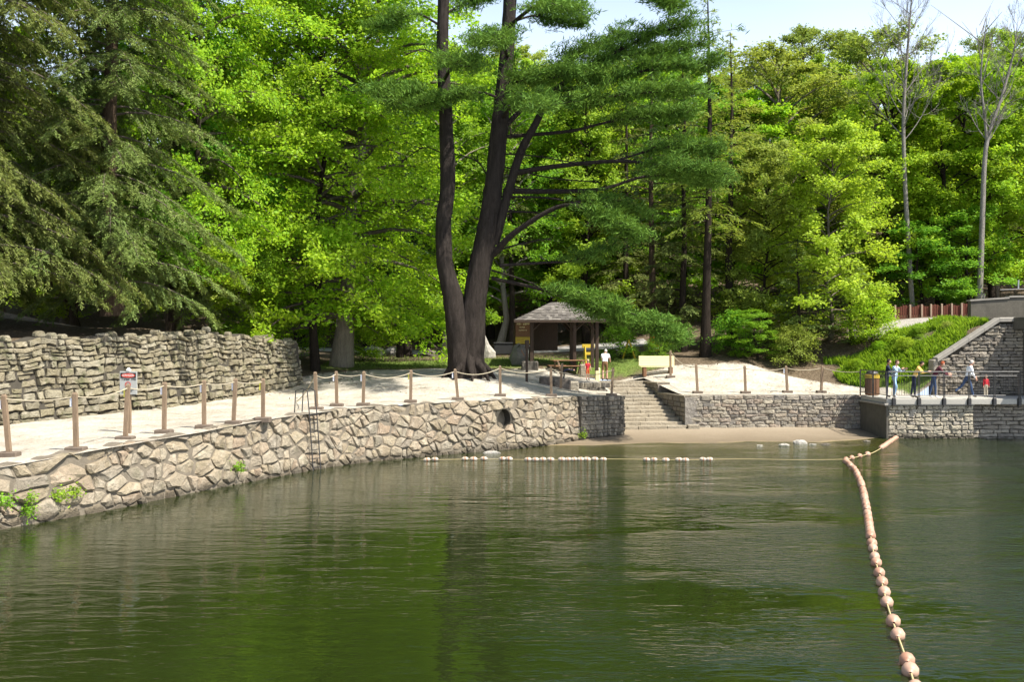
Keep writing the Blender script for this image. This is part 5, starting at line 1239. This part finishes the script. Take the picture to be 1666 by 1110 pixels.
block('stone_block', 862, 592, 55.2, .9, .45, .4, 'stain_stone', 'brown stone block under the notice board', 'stone block')
block('wood_bollard', 972, 596, 56.5, .28, .62, .28, 'pale_yellow', 'short yellowish wooden bollard right of the shelter', 'bollard', .04)
def boulder(px, py, D, sx, sy, sz, label, mat='rock', seed=0, z=None, n=3, name='boulder'):
    g_ = P(px, py, D); z_ = hz(g_[0], g_[1]) if z is None else z; r = np.random.default_rng(seed+int(px)); V = []; K = 10; Rn = 7
    for j in range(Rn):
        th = math.pi*j/(Rn-1)
        for i in range(K):
            a_ = 2*math.pi*i/K; q = 1+r.normal(0, .09); V.append((g_[0]+sx*q*math.sin(th)*math.cos(a_), g_[1]+sy*q*math.sin(th)*math.sin(a_), z_+sz*.35+sz*.75*q*math.cos(th)))
    Fc = [(j*K+i, (j+1)*K+i, (j+1)*K+(i+1) % K, j*K+(i+1) % K) for j in range(Rn-1) for i in range(K)]
    o = mobj(name, V, Fc, M[mat], smooth=False); setp(o, label, 'boulder' if name == 'boulder' else 'rock'); return o
boulder(606, 578, 64.5, .75, .5, .55, 'pale boulder beside the road left of the slim dark trunks'); boulder(640, 576, 65, .5, .4, .5, 'small pale boulder between the slim dark trunks', seed=2); boulder(700, 577, 65, .5, .4, .35, 'low brown stone on the verge left of the pine', 'dark_rock', 3); boulder(845, 590, 57.0, .55, .5, .9, 'rounded mossy grey boulder at the left foot of the shelter', 'grey_stone', 5)
# pointed pale rock right of the pine trunk
g_ = P(795, 580, 62.0); z_ = hz(g_[0], g_[1]); V = []
for (zz_, w_, ox) in ((0, .42, 0), (.35, .40, .02), (.8, .20, -.16), (1.35, .07, -.27), (1.5, .01, -.29)):
    for i in range(8): V.append((g_[0]+ox+w_*math.cos(i*math.pi/4), g_[1]+w_*.7*math.sin(i*math.pi/4), z_+zz_))
setp(mobj('pointed_rock', V, [(j*8+i, j*8+(i+1) % 8, (j+1)*8+(i+1) % 8, (j+1)*8+i) for j in range(4) for i in range(8)], M['rock']), 'pale pointed rock just right of the pine trunk', 'rock')
# dark skip behind
g_ = P(820, 577, 66.0); z_ = hz(g_[0], g_[1]); du = thing('waste_container', 'dark low container behind the trees left of the shelter', 'container', (g_[0], g_[1], z_))
local('body', MB().bbox(-.62, .62, -.4, .4, .08, .72, .03), M['metal_black'], du); local('lid', MB().bbox(-.66, .66, -.44, .44, .725, .79, .02), M['metal_black'], du)
for sg in (-1, 1): local('foot', MB().box(sg*.5-.06, sg*.5+.06, -.3, .3, -.05, .075), M['metal_black'], du)

# yellow bench
g_ = ground_hit(1070, 617); bn = thing('bench', 'pale yellow plank bench on the sand above the stairs', 'bench', tuple(g_), .04)
for k in range(4): local('back_plank', MB().bbox(-.98, .98, .34, .38, .48+k*.135, .48+k*.135+.125, .008), M['pale_yellow'], bn)
for k in range(4): local('seat_plank', MB().bbox(-.95, .95, -.16+k*.115, -.16+k*.115+.105, .42, .455, .008), M['pale_yellow'], bn)
for sg in (-1, 1):
    local('leg', MB().bbox(sg*.72-.09, sg*.72+.09, -.14, .30, -.1, .415, .02), M['wood_brown'], bn); local('back_support', MB().box(sg*.72-.04, sg*.72+.04, .385, .44, .0, 1.0), M['wood_brown'], bn)

# yellow A-frame barricades and the orange barrel
def barricade(px, py, D, rz, label):
    g_ = P(px, py, D); z_ = hz(g_[0], g_[1]); b_ = thing('barricade', label, 'barricade', (g_[0], g_[1], z_), rz)
    local('top_board', MB().bbox(-.36, .36, -.04, .04, .86, 1.06, .01), M['yellow_paint'], b_); local('lower_board', MB().bbox(-.22, .22, -.17, -.14, .45, .60, .01), M['yellow_paint'], b_)
    for sx in (-.2, .2):
        for sy in (-1, 1): local('leg', MB().tube([(sx, sy*.36, -.04), (sx, sy*.05, .92)], .045, 4), M['yellow_paint'], b_)
barricade(957, 580, 60.5, .1, 'yellow barricade seen broadside right of the shelter'); barricade(1023, 577, 62.0, 1.5, 'yellow A-frame barricade seen end-on right of the shelter')
g_ = P(1064, 570, 63.5); z_ = hz(g_[0], g_[1]); br = thing('traffic_barrel', 'orange barrel half hidden behind the low pine bough', 'barrel', (g_[0], g_[1], z_))
local('body', MB().lathe([(.31, 0), (.31, .12), (.29, .14), (.29, .4), (.27, .42), (.27, .66), (.25, .68), (.24, .92), (.18, .96)], 14), M['orange'], br, False)
local('white_band', MB().lathe([(.297, .2), (.297, .32)], 14), M['white_paint'], br); local('base', MB().lathe([(.40, -.03), (.40, .05), (.33, .06)], 14), M['black_paint'], br); local('handle', MB().tube([(-.1, 0, .95), (-.1, 0, 1.05), (.1, 0, 1.05), (.1, 0, .95)], .018, 5), M['orange'], br)

# trash bin at the bridge end
g_ = P(1419, 637, 50.4); tb_ = thing('litter_bin', 'brown slatted litter bin with yellow liner behind the bridge railing', 'litter bin', (g_[0], g_[1], 1.82))
for i in range(16):
    a_ = 2*math.pi*i/16; local('slat', MB().box(-.05, .05, -.012, .012, .03, .80, rotz(a_+math.pi/2, (.32*math.cos(a_), .32*math.sin(a_), 0))), M['wood_brown'], tb_)
local('inner_can', MB().lathe([(.29, .02), (.29, .84)], 14), M['metal_black'], tb_); local('liner', MB().lathe([(.30, .845), (.345, .83), (.345, 1.0), (.28, 1.02)], 14), M['yellow_paint'], tb_); local('lid', MB().lathe([(.28, 1.03), (.30, 1.06), (.24, 1.16), (.05, 1.20)], 14), M['metal_dark'], tb_)

# dark red fence along the upper road
x0, x1, yF = 22.9, 27.55, 62.8
zf = lambda x_: 5.82+.03*(x_-23)
rf_ = thing('red_fence', 'dark red timber fence along the road above the grassy slope', 'fence', (25.2, yF, 5.75))
for x_ in np.arange(x0, x1, .145): MB().box(x_, x_+.115, yF-.02, yF+.02, zf(x_)-.05, zf(x_)+.74+.06*math.sin(x_*7)).build('slat', M['rust_wood'], rf_)
for z_ in (.2, .6):
    MB().add([(x0, yF+.025, zf(x0)+z_), (x1, yF+.025, zf(x1)+z_), (x1, yF+.025, zf(x1)+z_+.09), (x0, yF+.025, zf(x0)+z_+.09), (x0, yF+.07, zf(x0)+z_), (x1, yF+.07, zf(x1)+z_), (x1, yF+.07, zf(x1)+z_+.09), (x0, yF+.07, zf(x0)+z_+.09)], [(0, 1, 2, 3), (7, 6, 5, 4), (0, 4, 5, 1), (3, 2, 6, 7), (0, 3, 7, 4), (1, 5, 6, 2)]).build('rail', M['rust_wood'], rf_)
for x_ in (23.0, 23.9, 24.6, 25.15, 25.8, 26.4, 27.0, 27.5): MB().bbox(x_-.05, x_+.05, yF-.12, yF-.025, zf(x_)-.15, zf(x_)+.82, .01).build('fence_post', M['rust_post'], rf_)

# ------------------------------------------------------------------ float lines
def wp_(px, py): D = CAMZ*F/(py-HY); return np.array([(px-CX)/F*D, D, 0.0])
def ellipsoid(l, r, n=10, m=7):
    V = []; Fc = []
    for j in range(m):
        th = math.pi*(j+.0)/(m-1)
        for i in range(n): a_ = 2*math.pi*i/n; V.append((l*math.cos(th), r*math.sin(th)**.85*math.cos(a_) if 0 < j < m-1 else .02*math.cos(a_), r*math.sin(th)**.85*math.sin(a_) if 0 < j < m-1 else .02*math.sin(a_)))
    for j in range(m-1):
        for i in range(n): Fc.append((j*n+i, j*n+(i+1) % n, (j+1)*n+(i+1) % n, (j+1)*n+i))
    Fc.append(tuple(range(n))); Fc.append(tuple(range(m*n-1, (m-1)*n-1, -1))); return V, Fc
def float_line(label, path, stations, l, r, mat, ropemat, rr=.014):
    path = np.array(path); L = np.concatenate([[0], np.cumsum(np.linalg.norm(np.diff(path, axis=0), axis=1))])
    root = thing('float_line', label, 'float line', tuple(path[0]*[1, 1, 0])); pts = path.copy(); pts[:, 2] = .045
    MB().tube(pts, rr, 6).build('line', M[ropemat], root, smooth=True)
    V, Fc = ellipsoid(l, r); me = make_mesh('float', V, Fc, M[mat], True); rg_ = np.random.default_rng(2)
    for s_ in stations:
        p_ = np.array([np.interp(s_, L, path[:, i]) for i in range(3)]); q_ = np.array([np.interp(s_+.1, L, path[:, i]) for i in range(3)])-p_
        if np.linalg.norm(q_) < 1e-4: q_ = path[-1]-path[-2]
        o = bpy.data.objects.new('float', me); COL.objects.link(o); o.parent = root; o.location = p_*[1, 1, 0]+[0, 0, .05+rg_.normal(0, .012)]-WL[root.name]; k = rg_.uniform(.92, 1.06)
        o.rotation_euler = (rg_.uniform(0, 6), rg_.normal(0, .05), math.atan2(q_[1], q_[0])+rg_.normal(0, .06)); o.scale = (k, k, k)
    return L[-1]
near = catmull([wp_(*q) for q in ((1505, 1180), (1480, 1095), (1460, 1038), (1444, 990), (1434, 950), (1424, 915), (1418, 885), (1413, 850), (1408, 820), (1401, 790), (1391, 768), (1380, 756), (1374, 751))], 8)
Ln = np.concatenate([[0], np.cumsum(np.linalg.norm(np.diff(near, axis=0), axis=1))])
def s_at_y(py): D = CAMZ*F/(py-HY); return float(np.interp(D, near[:, 1], Ln))
st = [s_at_y(y_) for y_ in (1172, 1150, 1128, 1098, 1082, 1040, 1018, 986, 969, 953, 938, 921, 911, 897, 888)]
s_ = s_at_y(876); rr_ = np.random.default_rng(6); k = 0
while s_ < Ln[-1]-.1:
    st.append(s_); k += 1; s_ += .36+(.40 if rr_.random() < .25 else 0)
float_line('long line of weathered pinkish floats curving up the right side of the water', near, st, .125, .108, 'float_old', 'pale_rope')
far = catmull([wp_(*q) for q in ((1374, 751), (1390, 747), (1406, 743), (1422, 738), (1440, 727), (1452, 718), (1461, 712))], 6)
Lf = np.linalg.norm(np.diff(far, axis=0), axis=1).sum()
float_line('short line of floats running from the beach corner to the bridge pier', far, [.15, .75, 1.6, 2.5]+list(np.arange(Lf*.47, Lf-.05, .30)), .125, .108, 'float_old', 'pale_rope')
cross = [wp_(x_, 750.0+.6*math.sin(x_*.03)) for x_ in np.linspace(684, 1374, 60)]
xs0 = cross[0][0]; pxs = [695, 708, 757, 771, 788, 818, 829, 860, 872, 884, 897, 915, 925, 935, 946, 957, 970, 984, 1054, 1066, 1085, 1106, 1117, 1146, 1157]
float_line('broken line of white floats strung across the water before the beach', cross, [((p_-CX)/F*38.5)-xs0 for p_ in pxs], .135, .085, 'float_band', 'pale_rope', .01)

# rocks on the beach
for i, (px, py, D, sx, sz, lab, mt) in enumerate(((1302, 722, 45.2, .33, .22, 'largest pale rock at the beach edge right of the stairs', 'rock'), (1276, 726, 44.4, .25, .14, 'flat pale rock left of the largest beach rock', 'rock'), (1322, 726, 44.8, .28, .13, 'flat rock right of the largest beach rock', 'rock'), (1342, 725, 44.9, .3, .12, 'dark low rock at the right of the beach rocks', 'dark_rock'), (1236, 727, 44.3, .18, .10, 'small pale stone at the left of the beach rocks', 'rock'), (1410, 719, 46.3, .16, .09, 'little dark stone near the tip of the beach', 'dark_rock'), (800, 738, 41.2, .36, .14, 'pale flat rock at the foot of the river wall below the drain', 'rock'))):
    boulder(px, py, D, sx, .22, sz, lab, mt, 11+i, CAMZ-(py-HY)/F*D-sz*.35, name='beach_rock')

# ------------------------------------------------------------------ people
def person(label, px, D, zg, hgt, rz, top, legs, hair, shoe='shoe_d', lean=0, arms=((20, 30), (20, 30)), steps=((0, 0), (0, 0)), shorts=False, sleeves=True, headk=1.0, turn=0, splay=8):
    R = math.radians; o = thing('person', label, 'person', ((px-CX)/F*D, D, zg), rz); k = hgt/1.72
    cl, sl = math.cos(R(lean)), math.sin(R(lean))
    def ub(x_, y_, z_): z0 = z_-.95; return np.array([x_, y_*cl-z0*sl, .95+z0*cl+y_*sl])      # forward is -y
    J = {'pel': np.array([0, 0, .95]), 'spi': ub(0, 0, 1.13), 'che': ub(0, .0, 1.33), 'nk': ub(0, .0, 1.48), 'hd': ub(0, -.02, 1.56)}
    E = [('pel', 'spi'), ('spi', 'che'), ('che', 'nk'), ('nk', 'hd')]; RD = {'pel': (.155, .115), 'spi': (.14, .105), 'che': (.165, .115), 'nk': (.058, .06), 'hd': (.055, .06)}
    for n_, sg, (sw, eb), (lg, kn) in (('l', -1, arms[0], steps[0]), ('r', 1, arms[1], steps[1])):
        s_ = ub(sg*.175, 0, 1.41); a1 = R(sw); d1 = np.array([sg*math.sin(R(splay)), -math.sin(a1), -math.cos(a1)]); e_ = s_+d1*.29; a2 = R(sw+eb); d2 = np.array([-sg*.15*math.sin(R(eb)), -math.sin(a2), -math.cos(a2)]); w_ = e_+d2*.25
        J.update({'s'+n_: s_, 'e'+n_: e_, 'w'+n_: w_}); E += [('che', 's'+n_), ('s'+n_, 'e'+n_), ('e'+n_, 'w'+n_)]; RD.update({'s'+n_: (.072, .072), 'e'+n_: (.047, .047), 'w'+n_: (.032, .032)})
        h_ = np.array([sg*.09, 0, .90]); b1 = R(lg); kd = np.array([sg*.03, -math.sin(b1), -math.cos(b1)]); k_ = h_+kd*.43; b2 = R(lg-kn); an = k_+np.array([0, -math.sin(b2), -math.cos(b2)])*.42; te = an+np.array([sg*.03, -.16, -.045])
        J.update({'h'+n_: h_, 'k'+n_: k_, 'a'+n_: an, 't'+n_: te}); E += [('pel', 'h'+n_), ('h'+n_, 'k'+n_), ('k'+n_, 'a'+n_), ('a'+n_, 't'+n_)]; RD.update({'h'+n_: (.095, .10), 'k'+n_: (.062, .066), 'a'+n_: (.045, .05), 't'+n_: (.042, .035)})
    ks = list(J); low = min(J['al'][2], J['ar'][2])-.08
    me = bpy.data.meshes.new('sk'); me.from_pydata([tuple((J[q]-[0, 0, low])*k) for q in ks], [(ks.index(a_), ks.index(b_)) for a_, b_ in E], []); so = bpy.data.objects.new('sk', me); COL.objects.link(so)
    so.modifiers.new('s', 'SKIN'); sv = me.skin_vertices[0].data
    for i, q in enumerate(ks): sv[i].radius = (RD[q][0]*k, RD[q][1]*k); sv[i].use_root = (q == 'pel')
    sb = so.modifiers.new('u', 'SUBSURF'); sb.levels = 2; sb.render_levels = 2
    dg = bpy.context.evaluated_depsgraph_get(); ev = bpy.data.meshes.new_from_object(so.evaluated_get(dg)); bpy.data.objects.remove(so)
    BV = np.array([v.co[:] for v in ev.vertices]); BF = [list(p_.vertices) for p_ in ev.polygons]; bpy.data.meshes.remove(ev)
    JJ = {q: (J[q]-[0, 0, low])*k for q in ks}; mats = [M[top], M[legs], M['skin'], M[shoe]]; mi = []
    segs = [(JJ[a_], JJ[b_], (a_, b_)) for a_, b_ in E]
    def zone(c):
        best = 1e9; zn = 0
        for A, B_, (a_, b_) in segs:
            t_ = np.clip((c-A)@(B_-A)/((B_-A)@(B_-A)), 0, 1); d_ = np.linalg.norm(c-A-(B_-A)*t_)-.06*k*(a_ in ('pel', 'spi', 'che') and b_ in ('spi', 'che'))
            if d_ < best:
                best = d_
                if b_ == 'hd': zn = 2
                elif b_[0] == 't': zn = 3
                elif b_[0] == 'a': zn = 3 if t_ > .93 else (2 if shorts else 1)
                elif b_[0] == 'k': zn = 2 if (shorts and t_ > .85) else 1
                elif b_[0] == 'h': zn = 1
                elif b_[0] == 'w': zn = 2 if (not sleeves or t_ > .9) else 0
                elif b_[0] == 'e': zn = 2 if (not sleeves and t_ > .6) else 0
                elif (a_, b_) == ('pel', 'spi'): zn = 1 if t_ < .3 else 0
                elif (a_, b_) == ('che', 'nk'): zn = 2 if t_ > .75 else 0
                else: zn = 0
        return zn
    for f in BF: mi.append(zone(BV[f].mean(0)))
    mb = MB(); mb.add(BV, BF)
    # head with jaw, nose, ears; eyes
    def add(V, Fc, z_): mb.add(V, Fc); mi.extend([z_]*len(Fc))
    hk = k*headk; hc = JJ['hd']+(ub(0, 0, 1.0)-ub(0, 0, 0))*.085*hk+np.array([0, -.02*hk, 0]); ct, st_ = math.cos(R(turn)), math.sin(R(turn))
    def hp(x_, y_, z_): y2, z2 = y_*cl-z_*sl*.6, z_*cl+y_*sl*.6; return hc+hk*np.array([x_*ct-y2*st_, x_*st_+y2*ct, z2])
    V = []; n_, m_ = 12, 9
    for j in range(m_):
        th = math.pi*j/(m_-1); zz = .115*math.cos(th); jw = 1-.22*max(0, -math.cos(th))
        for i in range(n_): a_ = 2*math.pi*i/n_; V.append(hp(.078*math.sin(th)*math.cos(a_)*jw, .096*math.sin(th)*math.sin(a_)*jw-.012*max(0, -math.cos(th)), zz))
    add(V, [(j*n_+i, (j+1)*n_+i, (j+1)*n_+(i+1) % n_, j*n_+(i+1) % n_) for j in range(m_-1) for i in range(n_)], 2)
    add([hp(-.014, -.088, -.025), hp(.014, -.088, -.025), hp(0, -.118, -.022), hp(0, -.09, .02)], [(0, 1, 2), (1, 3, 2), (3, 0, 2)], 2)
    for sg in (-1, 1): add([hp(sg*.07, -.005, -.02), hp(sg*.092, .01, -.01), hp(sg*.09, .012, .025), hp(sg*.07, -.005, .03)], [(0, 1, 2, 3)], 2)
    for sg in (-1, 1): add([hp(sg*.03-.012, -.0935, .004), hp(sg*.03+.012, -.0935, .004), hp(sg*.03+.008, -.0945, .016), hp(sg*.03-.008, -.0945, .016)], [(0, 1, 2, 3)], 3)
    add([hp(-.022, -.092, -.058), hp(.022, -.092, -.058), hp(.016, -.093, -.066), hp(-.016, -.093, -.066)], [(0, 1, 2, 3)], 3)
    # hands: palm and five bent fingers
    for n2, sg in (('l', -1), ('r', 1)):
        w_ = JJ['w'+n2]; d_ = w_-JJ['e'+n2]; d_ /= np.linalg.norm(d_); sx = np.array([0, 1.0, 0])-d_*d_[1]; sx /= np.linalg.norm(sx)+1e-6; up = np.cross(d_, sx)
        V, Fq = tube(np.array([w_-d_*.02*k, w_+d_*.04*k, w_+d_*.085*k]), np.array([.028, .038, .034])*k, 8); add(V*1.0, Fq.tolist()+[[16+i for i in range(8)]], 2)
        for f, (off_, ln) in enumerate(((-.028, .065), (-.009, .078), (.010, .074), (.028, .058))):
            b_ = w_+d_*.075*k+sx*off_*k; V, Fq = tube(np.array([b_, b_+(d_*.5)*ln*k+up*sg*.006*k, b_+(d_*.85)*ln*k+up*sg*.03*k]), np.array([.010, .0095, .007])*k, 5); add(V, Fq.tolist()+[[10+i for i in range(5)]], 2)
        b_ = w_+d_*.02*k-sx*.03*k; V, Fq = tube(np.array([b_, b_+d_*.035*k-sx*.025*k, b_+d_*.065*k-sx*.025*k]), np.array([.013, .012, .008])*k, 5); add(V, Fq.tolist()+[[10+i for i in range(5)]], 2)
    bo = bpy.data.objects.new('body', make_mesh('body', np.concatenate(mb.V), mb.F, mats, True, mi)); COL.objects.link(bo); bo.parent = o
    # hair: cap over crown, sides and back
    V = []; m2 = 7
    for j in range(m2):
        th = math.pi*.62*j/(m2-1)
        for i in range(n_):
            a_ = 2*math.pi*i/n_; fr_c = .55 if (math.sin(a_) < -.35) else 1.0; t2 = th*fr_c; V.append(hp(.089*math.sin(t2)*math.cos(a_), .106*math.sin(t2)*math.sin(a_)+.006, .128*math.cos(t2)))
    Fc = [(j*n_+i, (j+1)*n_+i, (j+1)*n_+(i+1) % n_, j*n_+(i+1) % n_) for j in range(m2-1) for i in range(n_)]
    ho = bpy.data.objects.new('hair', make_mesh('hair', V, Fc, M[hair], True)); COL.objects.link(ho); ho.parent = o
    return o
ZD = 1.812; Q = math.pi/2
person('person in dark navy jacket and trousers standing at the left end of the footbridge', 1443, 48.75, ZD, 1.72, Q*.8, 'cl_navy', 'cl_navy', 'hair_dark', lean=4, arms=((30, 60), (15, 30)))
person('person in blue checked shirt and light jeans leaning at the footbridge railing', 1455, 48.15, ZD, 1.70, Q*.45, 'cl_plaid', 'cl_light', 'hair_brown', 'shoe_w', lean=8, arms=((40, 85), (40, 85)), steps=((22, 38), (-4, 4)))
person('person in yellow top and dark jeans leaning over the footbridge railing', 1487, 48.1, ZD, 1.72, Q*.7, 'cl_yellow', 'cl_navy', 'hair_dark', lean=26, arms=((35, 70), (40, 60)), steps=((6, 6), (-10, 0)))
person('person with reddish hair in maroon jacket bending over the footbridge railing', 1519, 48.1, ZD, 1.74, Q*.85, 'cl_maroon', 'cl_jean', 'hair_red', 'shoe_w', lean=30, arms=((35, 30), (45, 30)), steps=((8, 8), (-10, 4)))
person('man in white shirt and dark jeans striding along the footbridge', 1574, 48.8, ZD, 1.72, Q, 'cl_white', 'cl_jean', 'hair_grey', lean=14, arms=((10, 20), (25, 25)), steps=((18, 6), (-30, 22)))
person('small child in red shirt and khaki trousers on the footbridge', 1604, 48.9, ZD, .98, 0, 'cl_red', 'cl_khaki', 'hair_brown', arms=((0, 5), (5, 5)), sleeves=True, headk=1.3)
g_ = ground_hit(956, 618); person('toddler in red shirt and orange shorts standing on the plaza above the stairs', 956, g_[1], g_[2]-.02, 1.0, .4, 'cl_red', 'cl_orange', 'hair_blond', arms=((8, 15), (8, 15)), shorts=True, sleeves=False, headk=1.3, splay=18)
g_ = ground_hit(984, 619); person('person in white top and brown shorts stooping on the plaza above the stairs', 984, g_[1], g_[2]-.02, 1.66, math.pi*.93, 'cl_white', 'cl_brown', 'hair_grey', lean=26, arms=((45, 20), (45, 20)), steps=((4, 0), (-4, 0)), shorts=True, sleeves=False)
g_ = P(921, 613, 50.7); person('child in dark clothes bending over the stone blocks left of the stairs', 917, 50.5, hz(g_[0], 50.5)+.40, .85, Q, 'cl_navy', 'cl_black', 'hair_brown', lean=78, arms=((70, 20), (80, 10)), steps=((10, 20), (4, 10)), headk=1.3)

# ------------------------------------------------------------------ weeds and grass
def blades(C, h, w, name, mat, label=None, parent=None, lean=.35, seed=0):
    r = np.random.default_rng(seed); n = len(C); C = np.asarray(C); hh = h*r.uniform(.5, 1.3, n)[:, None]; a_ = r.uniform(0, 6.28, n); d = np.stack([np.cos(a_), np.sin(a_), 0*a_], 1); s_ = np.stack([-np.sin(a_), np.cos(a_), 0*a_], 1)*w*.5
    mid = C+np.array([0, 0, .6])*hh+d*hh*lean*.3; tip = C+np.array([0, 0, 1])*hh*.95+d*hh*lean*r.uniform(.5, 1.6, (n, 1)); V = np.stack([C-s_, C+s_, mid+s_*.8, tip, mid-s_*.8], 1).reshape(-1, 3)
    Fq = (np.arange(n)[:, None]*5+np.array([[0, 1, 2, 3, 4]])); return mobj(name, V, Fq, M[mat], parent, origin=V.mean(0))
r = np.random.default_rng(12)
def scatter(n, xa, xb, ya, yb, test=None):
    q = np.stack([r.uniform(xa, xb, n), r.uniform(ya, yb, n)], 1)
    if test is not None: q = q[test(q[:, 0], q[:, 1])]
    return np.concatenate([q, H(q[:, 0], q[:, 1])[:, None]-.02], 1)
slope = scatter(34000, 16.5, 24.5, 51.5, 60, lambda x_, y_: (y_ > sandline(x_)+.3+.6*np.sin(x_*2)) & (y_ < 57.4+.5*np.sin(x_*1.9)) & (np.abs(x_-20.4) < 3.6) & (np.sin(x_*1.7+y_*.9)+np.sin(x_*.8-y_*1.6) > -1.1) & ((x_ > 20.8) | (y_ > 51.9)) & ((x_ < 20.9) | (y_ > 51.7)) & (x_ > 17.2+(58-y_)*.0))
setp(blades(slope, .34, .045, 'slope_grass', 'grass', seed=1), 'lush bright green grass and weeds on the slope beside the wing wall', 'grass', kind='stuff')
for i, (x_, y_, s_, lf, lab) in enumerate(((19.0, 53.6, .42, 'leaf_bright', 'leafy weed clump at the foot of the grassy slope'), (20.6, 54.6, .5, 'leaf_yellow', 'yellow-flowered weed clump beside the wing wall'), (18.3, 55.4, .45, 'leaf_bright', 'leafy clump on the left of the grassy slope'), (21.6, 55.6, .45, 'leaf_yellow', 'yellowish clump high beside the sloping coping'), (19.8, 56.3, .4, 'leaf_bright', 'bright clump midway up the grassy slope'), (22.6, 54.2, .35, 'leaf_haze', 'pale clump behind the top of the wing wall'))):
    plant('bush', 'weed_clump', lab, 'weeds', x_, y_, i*1.9, s_*.62, None, lf)
lawn = scatter(9000, -10, 8, 53, 65, lambda x_, y_: (y_ > sandline(x_)+.5+.8*np.sin(x_*1.3)) & (r.random(len(x_)) < .8))
setp(blades(lawn, .10, .03, 'lawn_grass', 'lawn', seed=2), 'thin sunlit grass around the trees and shelter', 'grass', kind='stuff')
lf = scatter(5200, -13, 17, 30, 60, lambda x_, y_: (y_ > front(x_)+.8) & (r.random(len(x_)) < np.clip(.25+(y_-sandline(x_)+6)/9+.35*np.sin(x_*1.1+y_*.7), 0, 1)) & ~((x_ > 3.4) & (x_ < 9.2) & (y_ < 57)))
tl = TB(90); n_ = len(lf); dd = r.normal(0, 1, (n_, 3)); dd[:, 2] *= .2; nn = r.normal(0, .3, (n_, 3)); nn[:, 2] += 1
tl.leaves(lf+[0, 0, .045], dd, nn, r.uniform(.06, .15, n_), r.uniform(.03, .08, n_)); o = bpy.data.objects.new('fallen_leaves', tl.leafmesh('fallen_leaves', M['dead_leaf'])); COL.objects.link(o); setp(o, 'dry brown leaves and twigs scattered over the sand', 'fallen leaves', kind='stuff')
for i, (px, py, lab) in enumerate(((385, 760, 'small green weed growing from the river wall near the ladder'), (12, 815, 'leafy weed in the river wall at the left edge'), (42, 812, 'tallest weed in the river wall left of the big slab'), (97, 806, 'green weed in the river wall below the big slab'), (126, 800, 'green weed at the right end of the big slab'), (899, 707, 'grassy weed at the corner of the river wall and stained wall'), (42, 832, 'trailing weed low on the river wall at the left'))):
    s_ = s_of_px(px) if px < 880 else rw.L-.05; D_ = float(np.interp(s_, rw.s, rw.p[:, 1])); z_ = max(.05, CAMZ-(py-HY)/F*D_); c0 = rw.at(np.array([s_]), z_, .06)[0]; n_ = np.array([np.interp(s_, rw.s, rw.nrm[:, 0]), np.interp(s_, rw.s, rw.nrm[:, 1]), 0])
    C = c0+r.normal(0, .07, (70, 3))*np.array([1, 1, .8])+n_*.05
    tbw = TB(i); dd = r.normal(0, 1, (150, 3)); dd[:, 2] = np.abs(dd[:, 2])*.6; tbw.leaves(c0+n_*.08+r.normal(0, .10, (150, 3))*np.array([1, 1, .9]), dd, r.normal(0, 1, (150, 3))+n_, r.uniform(.05, .11, 150), r.uniform(.03, .055, 150))
    me = tbw.leafmesh('weed', M['grass']); o = bpy.data.objects.new('weed', me); COL.objects.link(o)
    co = np.zeros(len(me.vertices)*3, np.float32); me.vertices.foreach_get('co', co); co = co.reshape(-1, 3)-c0; me.vertices.foreach_set('co', co.astype(np.float32).ravel()); o.location = c0; setp(o, lab, 'weed', kind='stuff')

# ------------------------------------------------------------------ small pieces belong to the part that carries them
NEST = {'danger_sign': {'sign_board': ('header', 'red_oval', 'lettering', 'small_lettering', 'prohibition_ring', 'prohibition_bar', 'diver_mark')}, 'notice_board': {'sign_board': ('yellow_lettering',), 'yellow_panel': ('brown_lettering',)}, 'fence_post': {'post': ('ribbon',)}, 'road_bridge': {'parapet': ('parapet_cap', 'rail_post', 'guard_rail')}, 'picnic_shelter': {'roof': ('fascia',)}, 'traffic_barrel': {'body': ('white_band', 'handle')}, 'litter_bin': {'inner_can': ('liner', 'lid')}, 'waste_container': {'body': ('lid',)}}
for o in list(COL.objects):
    if o.parent is None and o.name.split('.')[0] in NEST:
        kids = list(o.children)
        for pn, subs in NEST[o.name.split('.')[0]].items():
            pt = next((k_ for k_ in kids if k_.name.split('.')[0] == pn), None)
            if pt is None: continue
            for k_ in kids:
                if k_.name.split('.')[0] in subs: l_ = k_.location-pt.location; k_.parent = pt; k_.location = l_
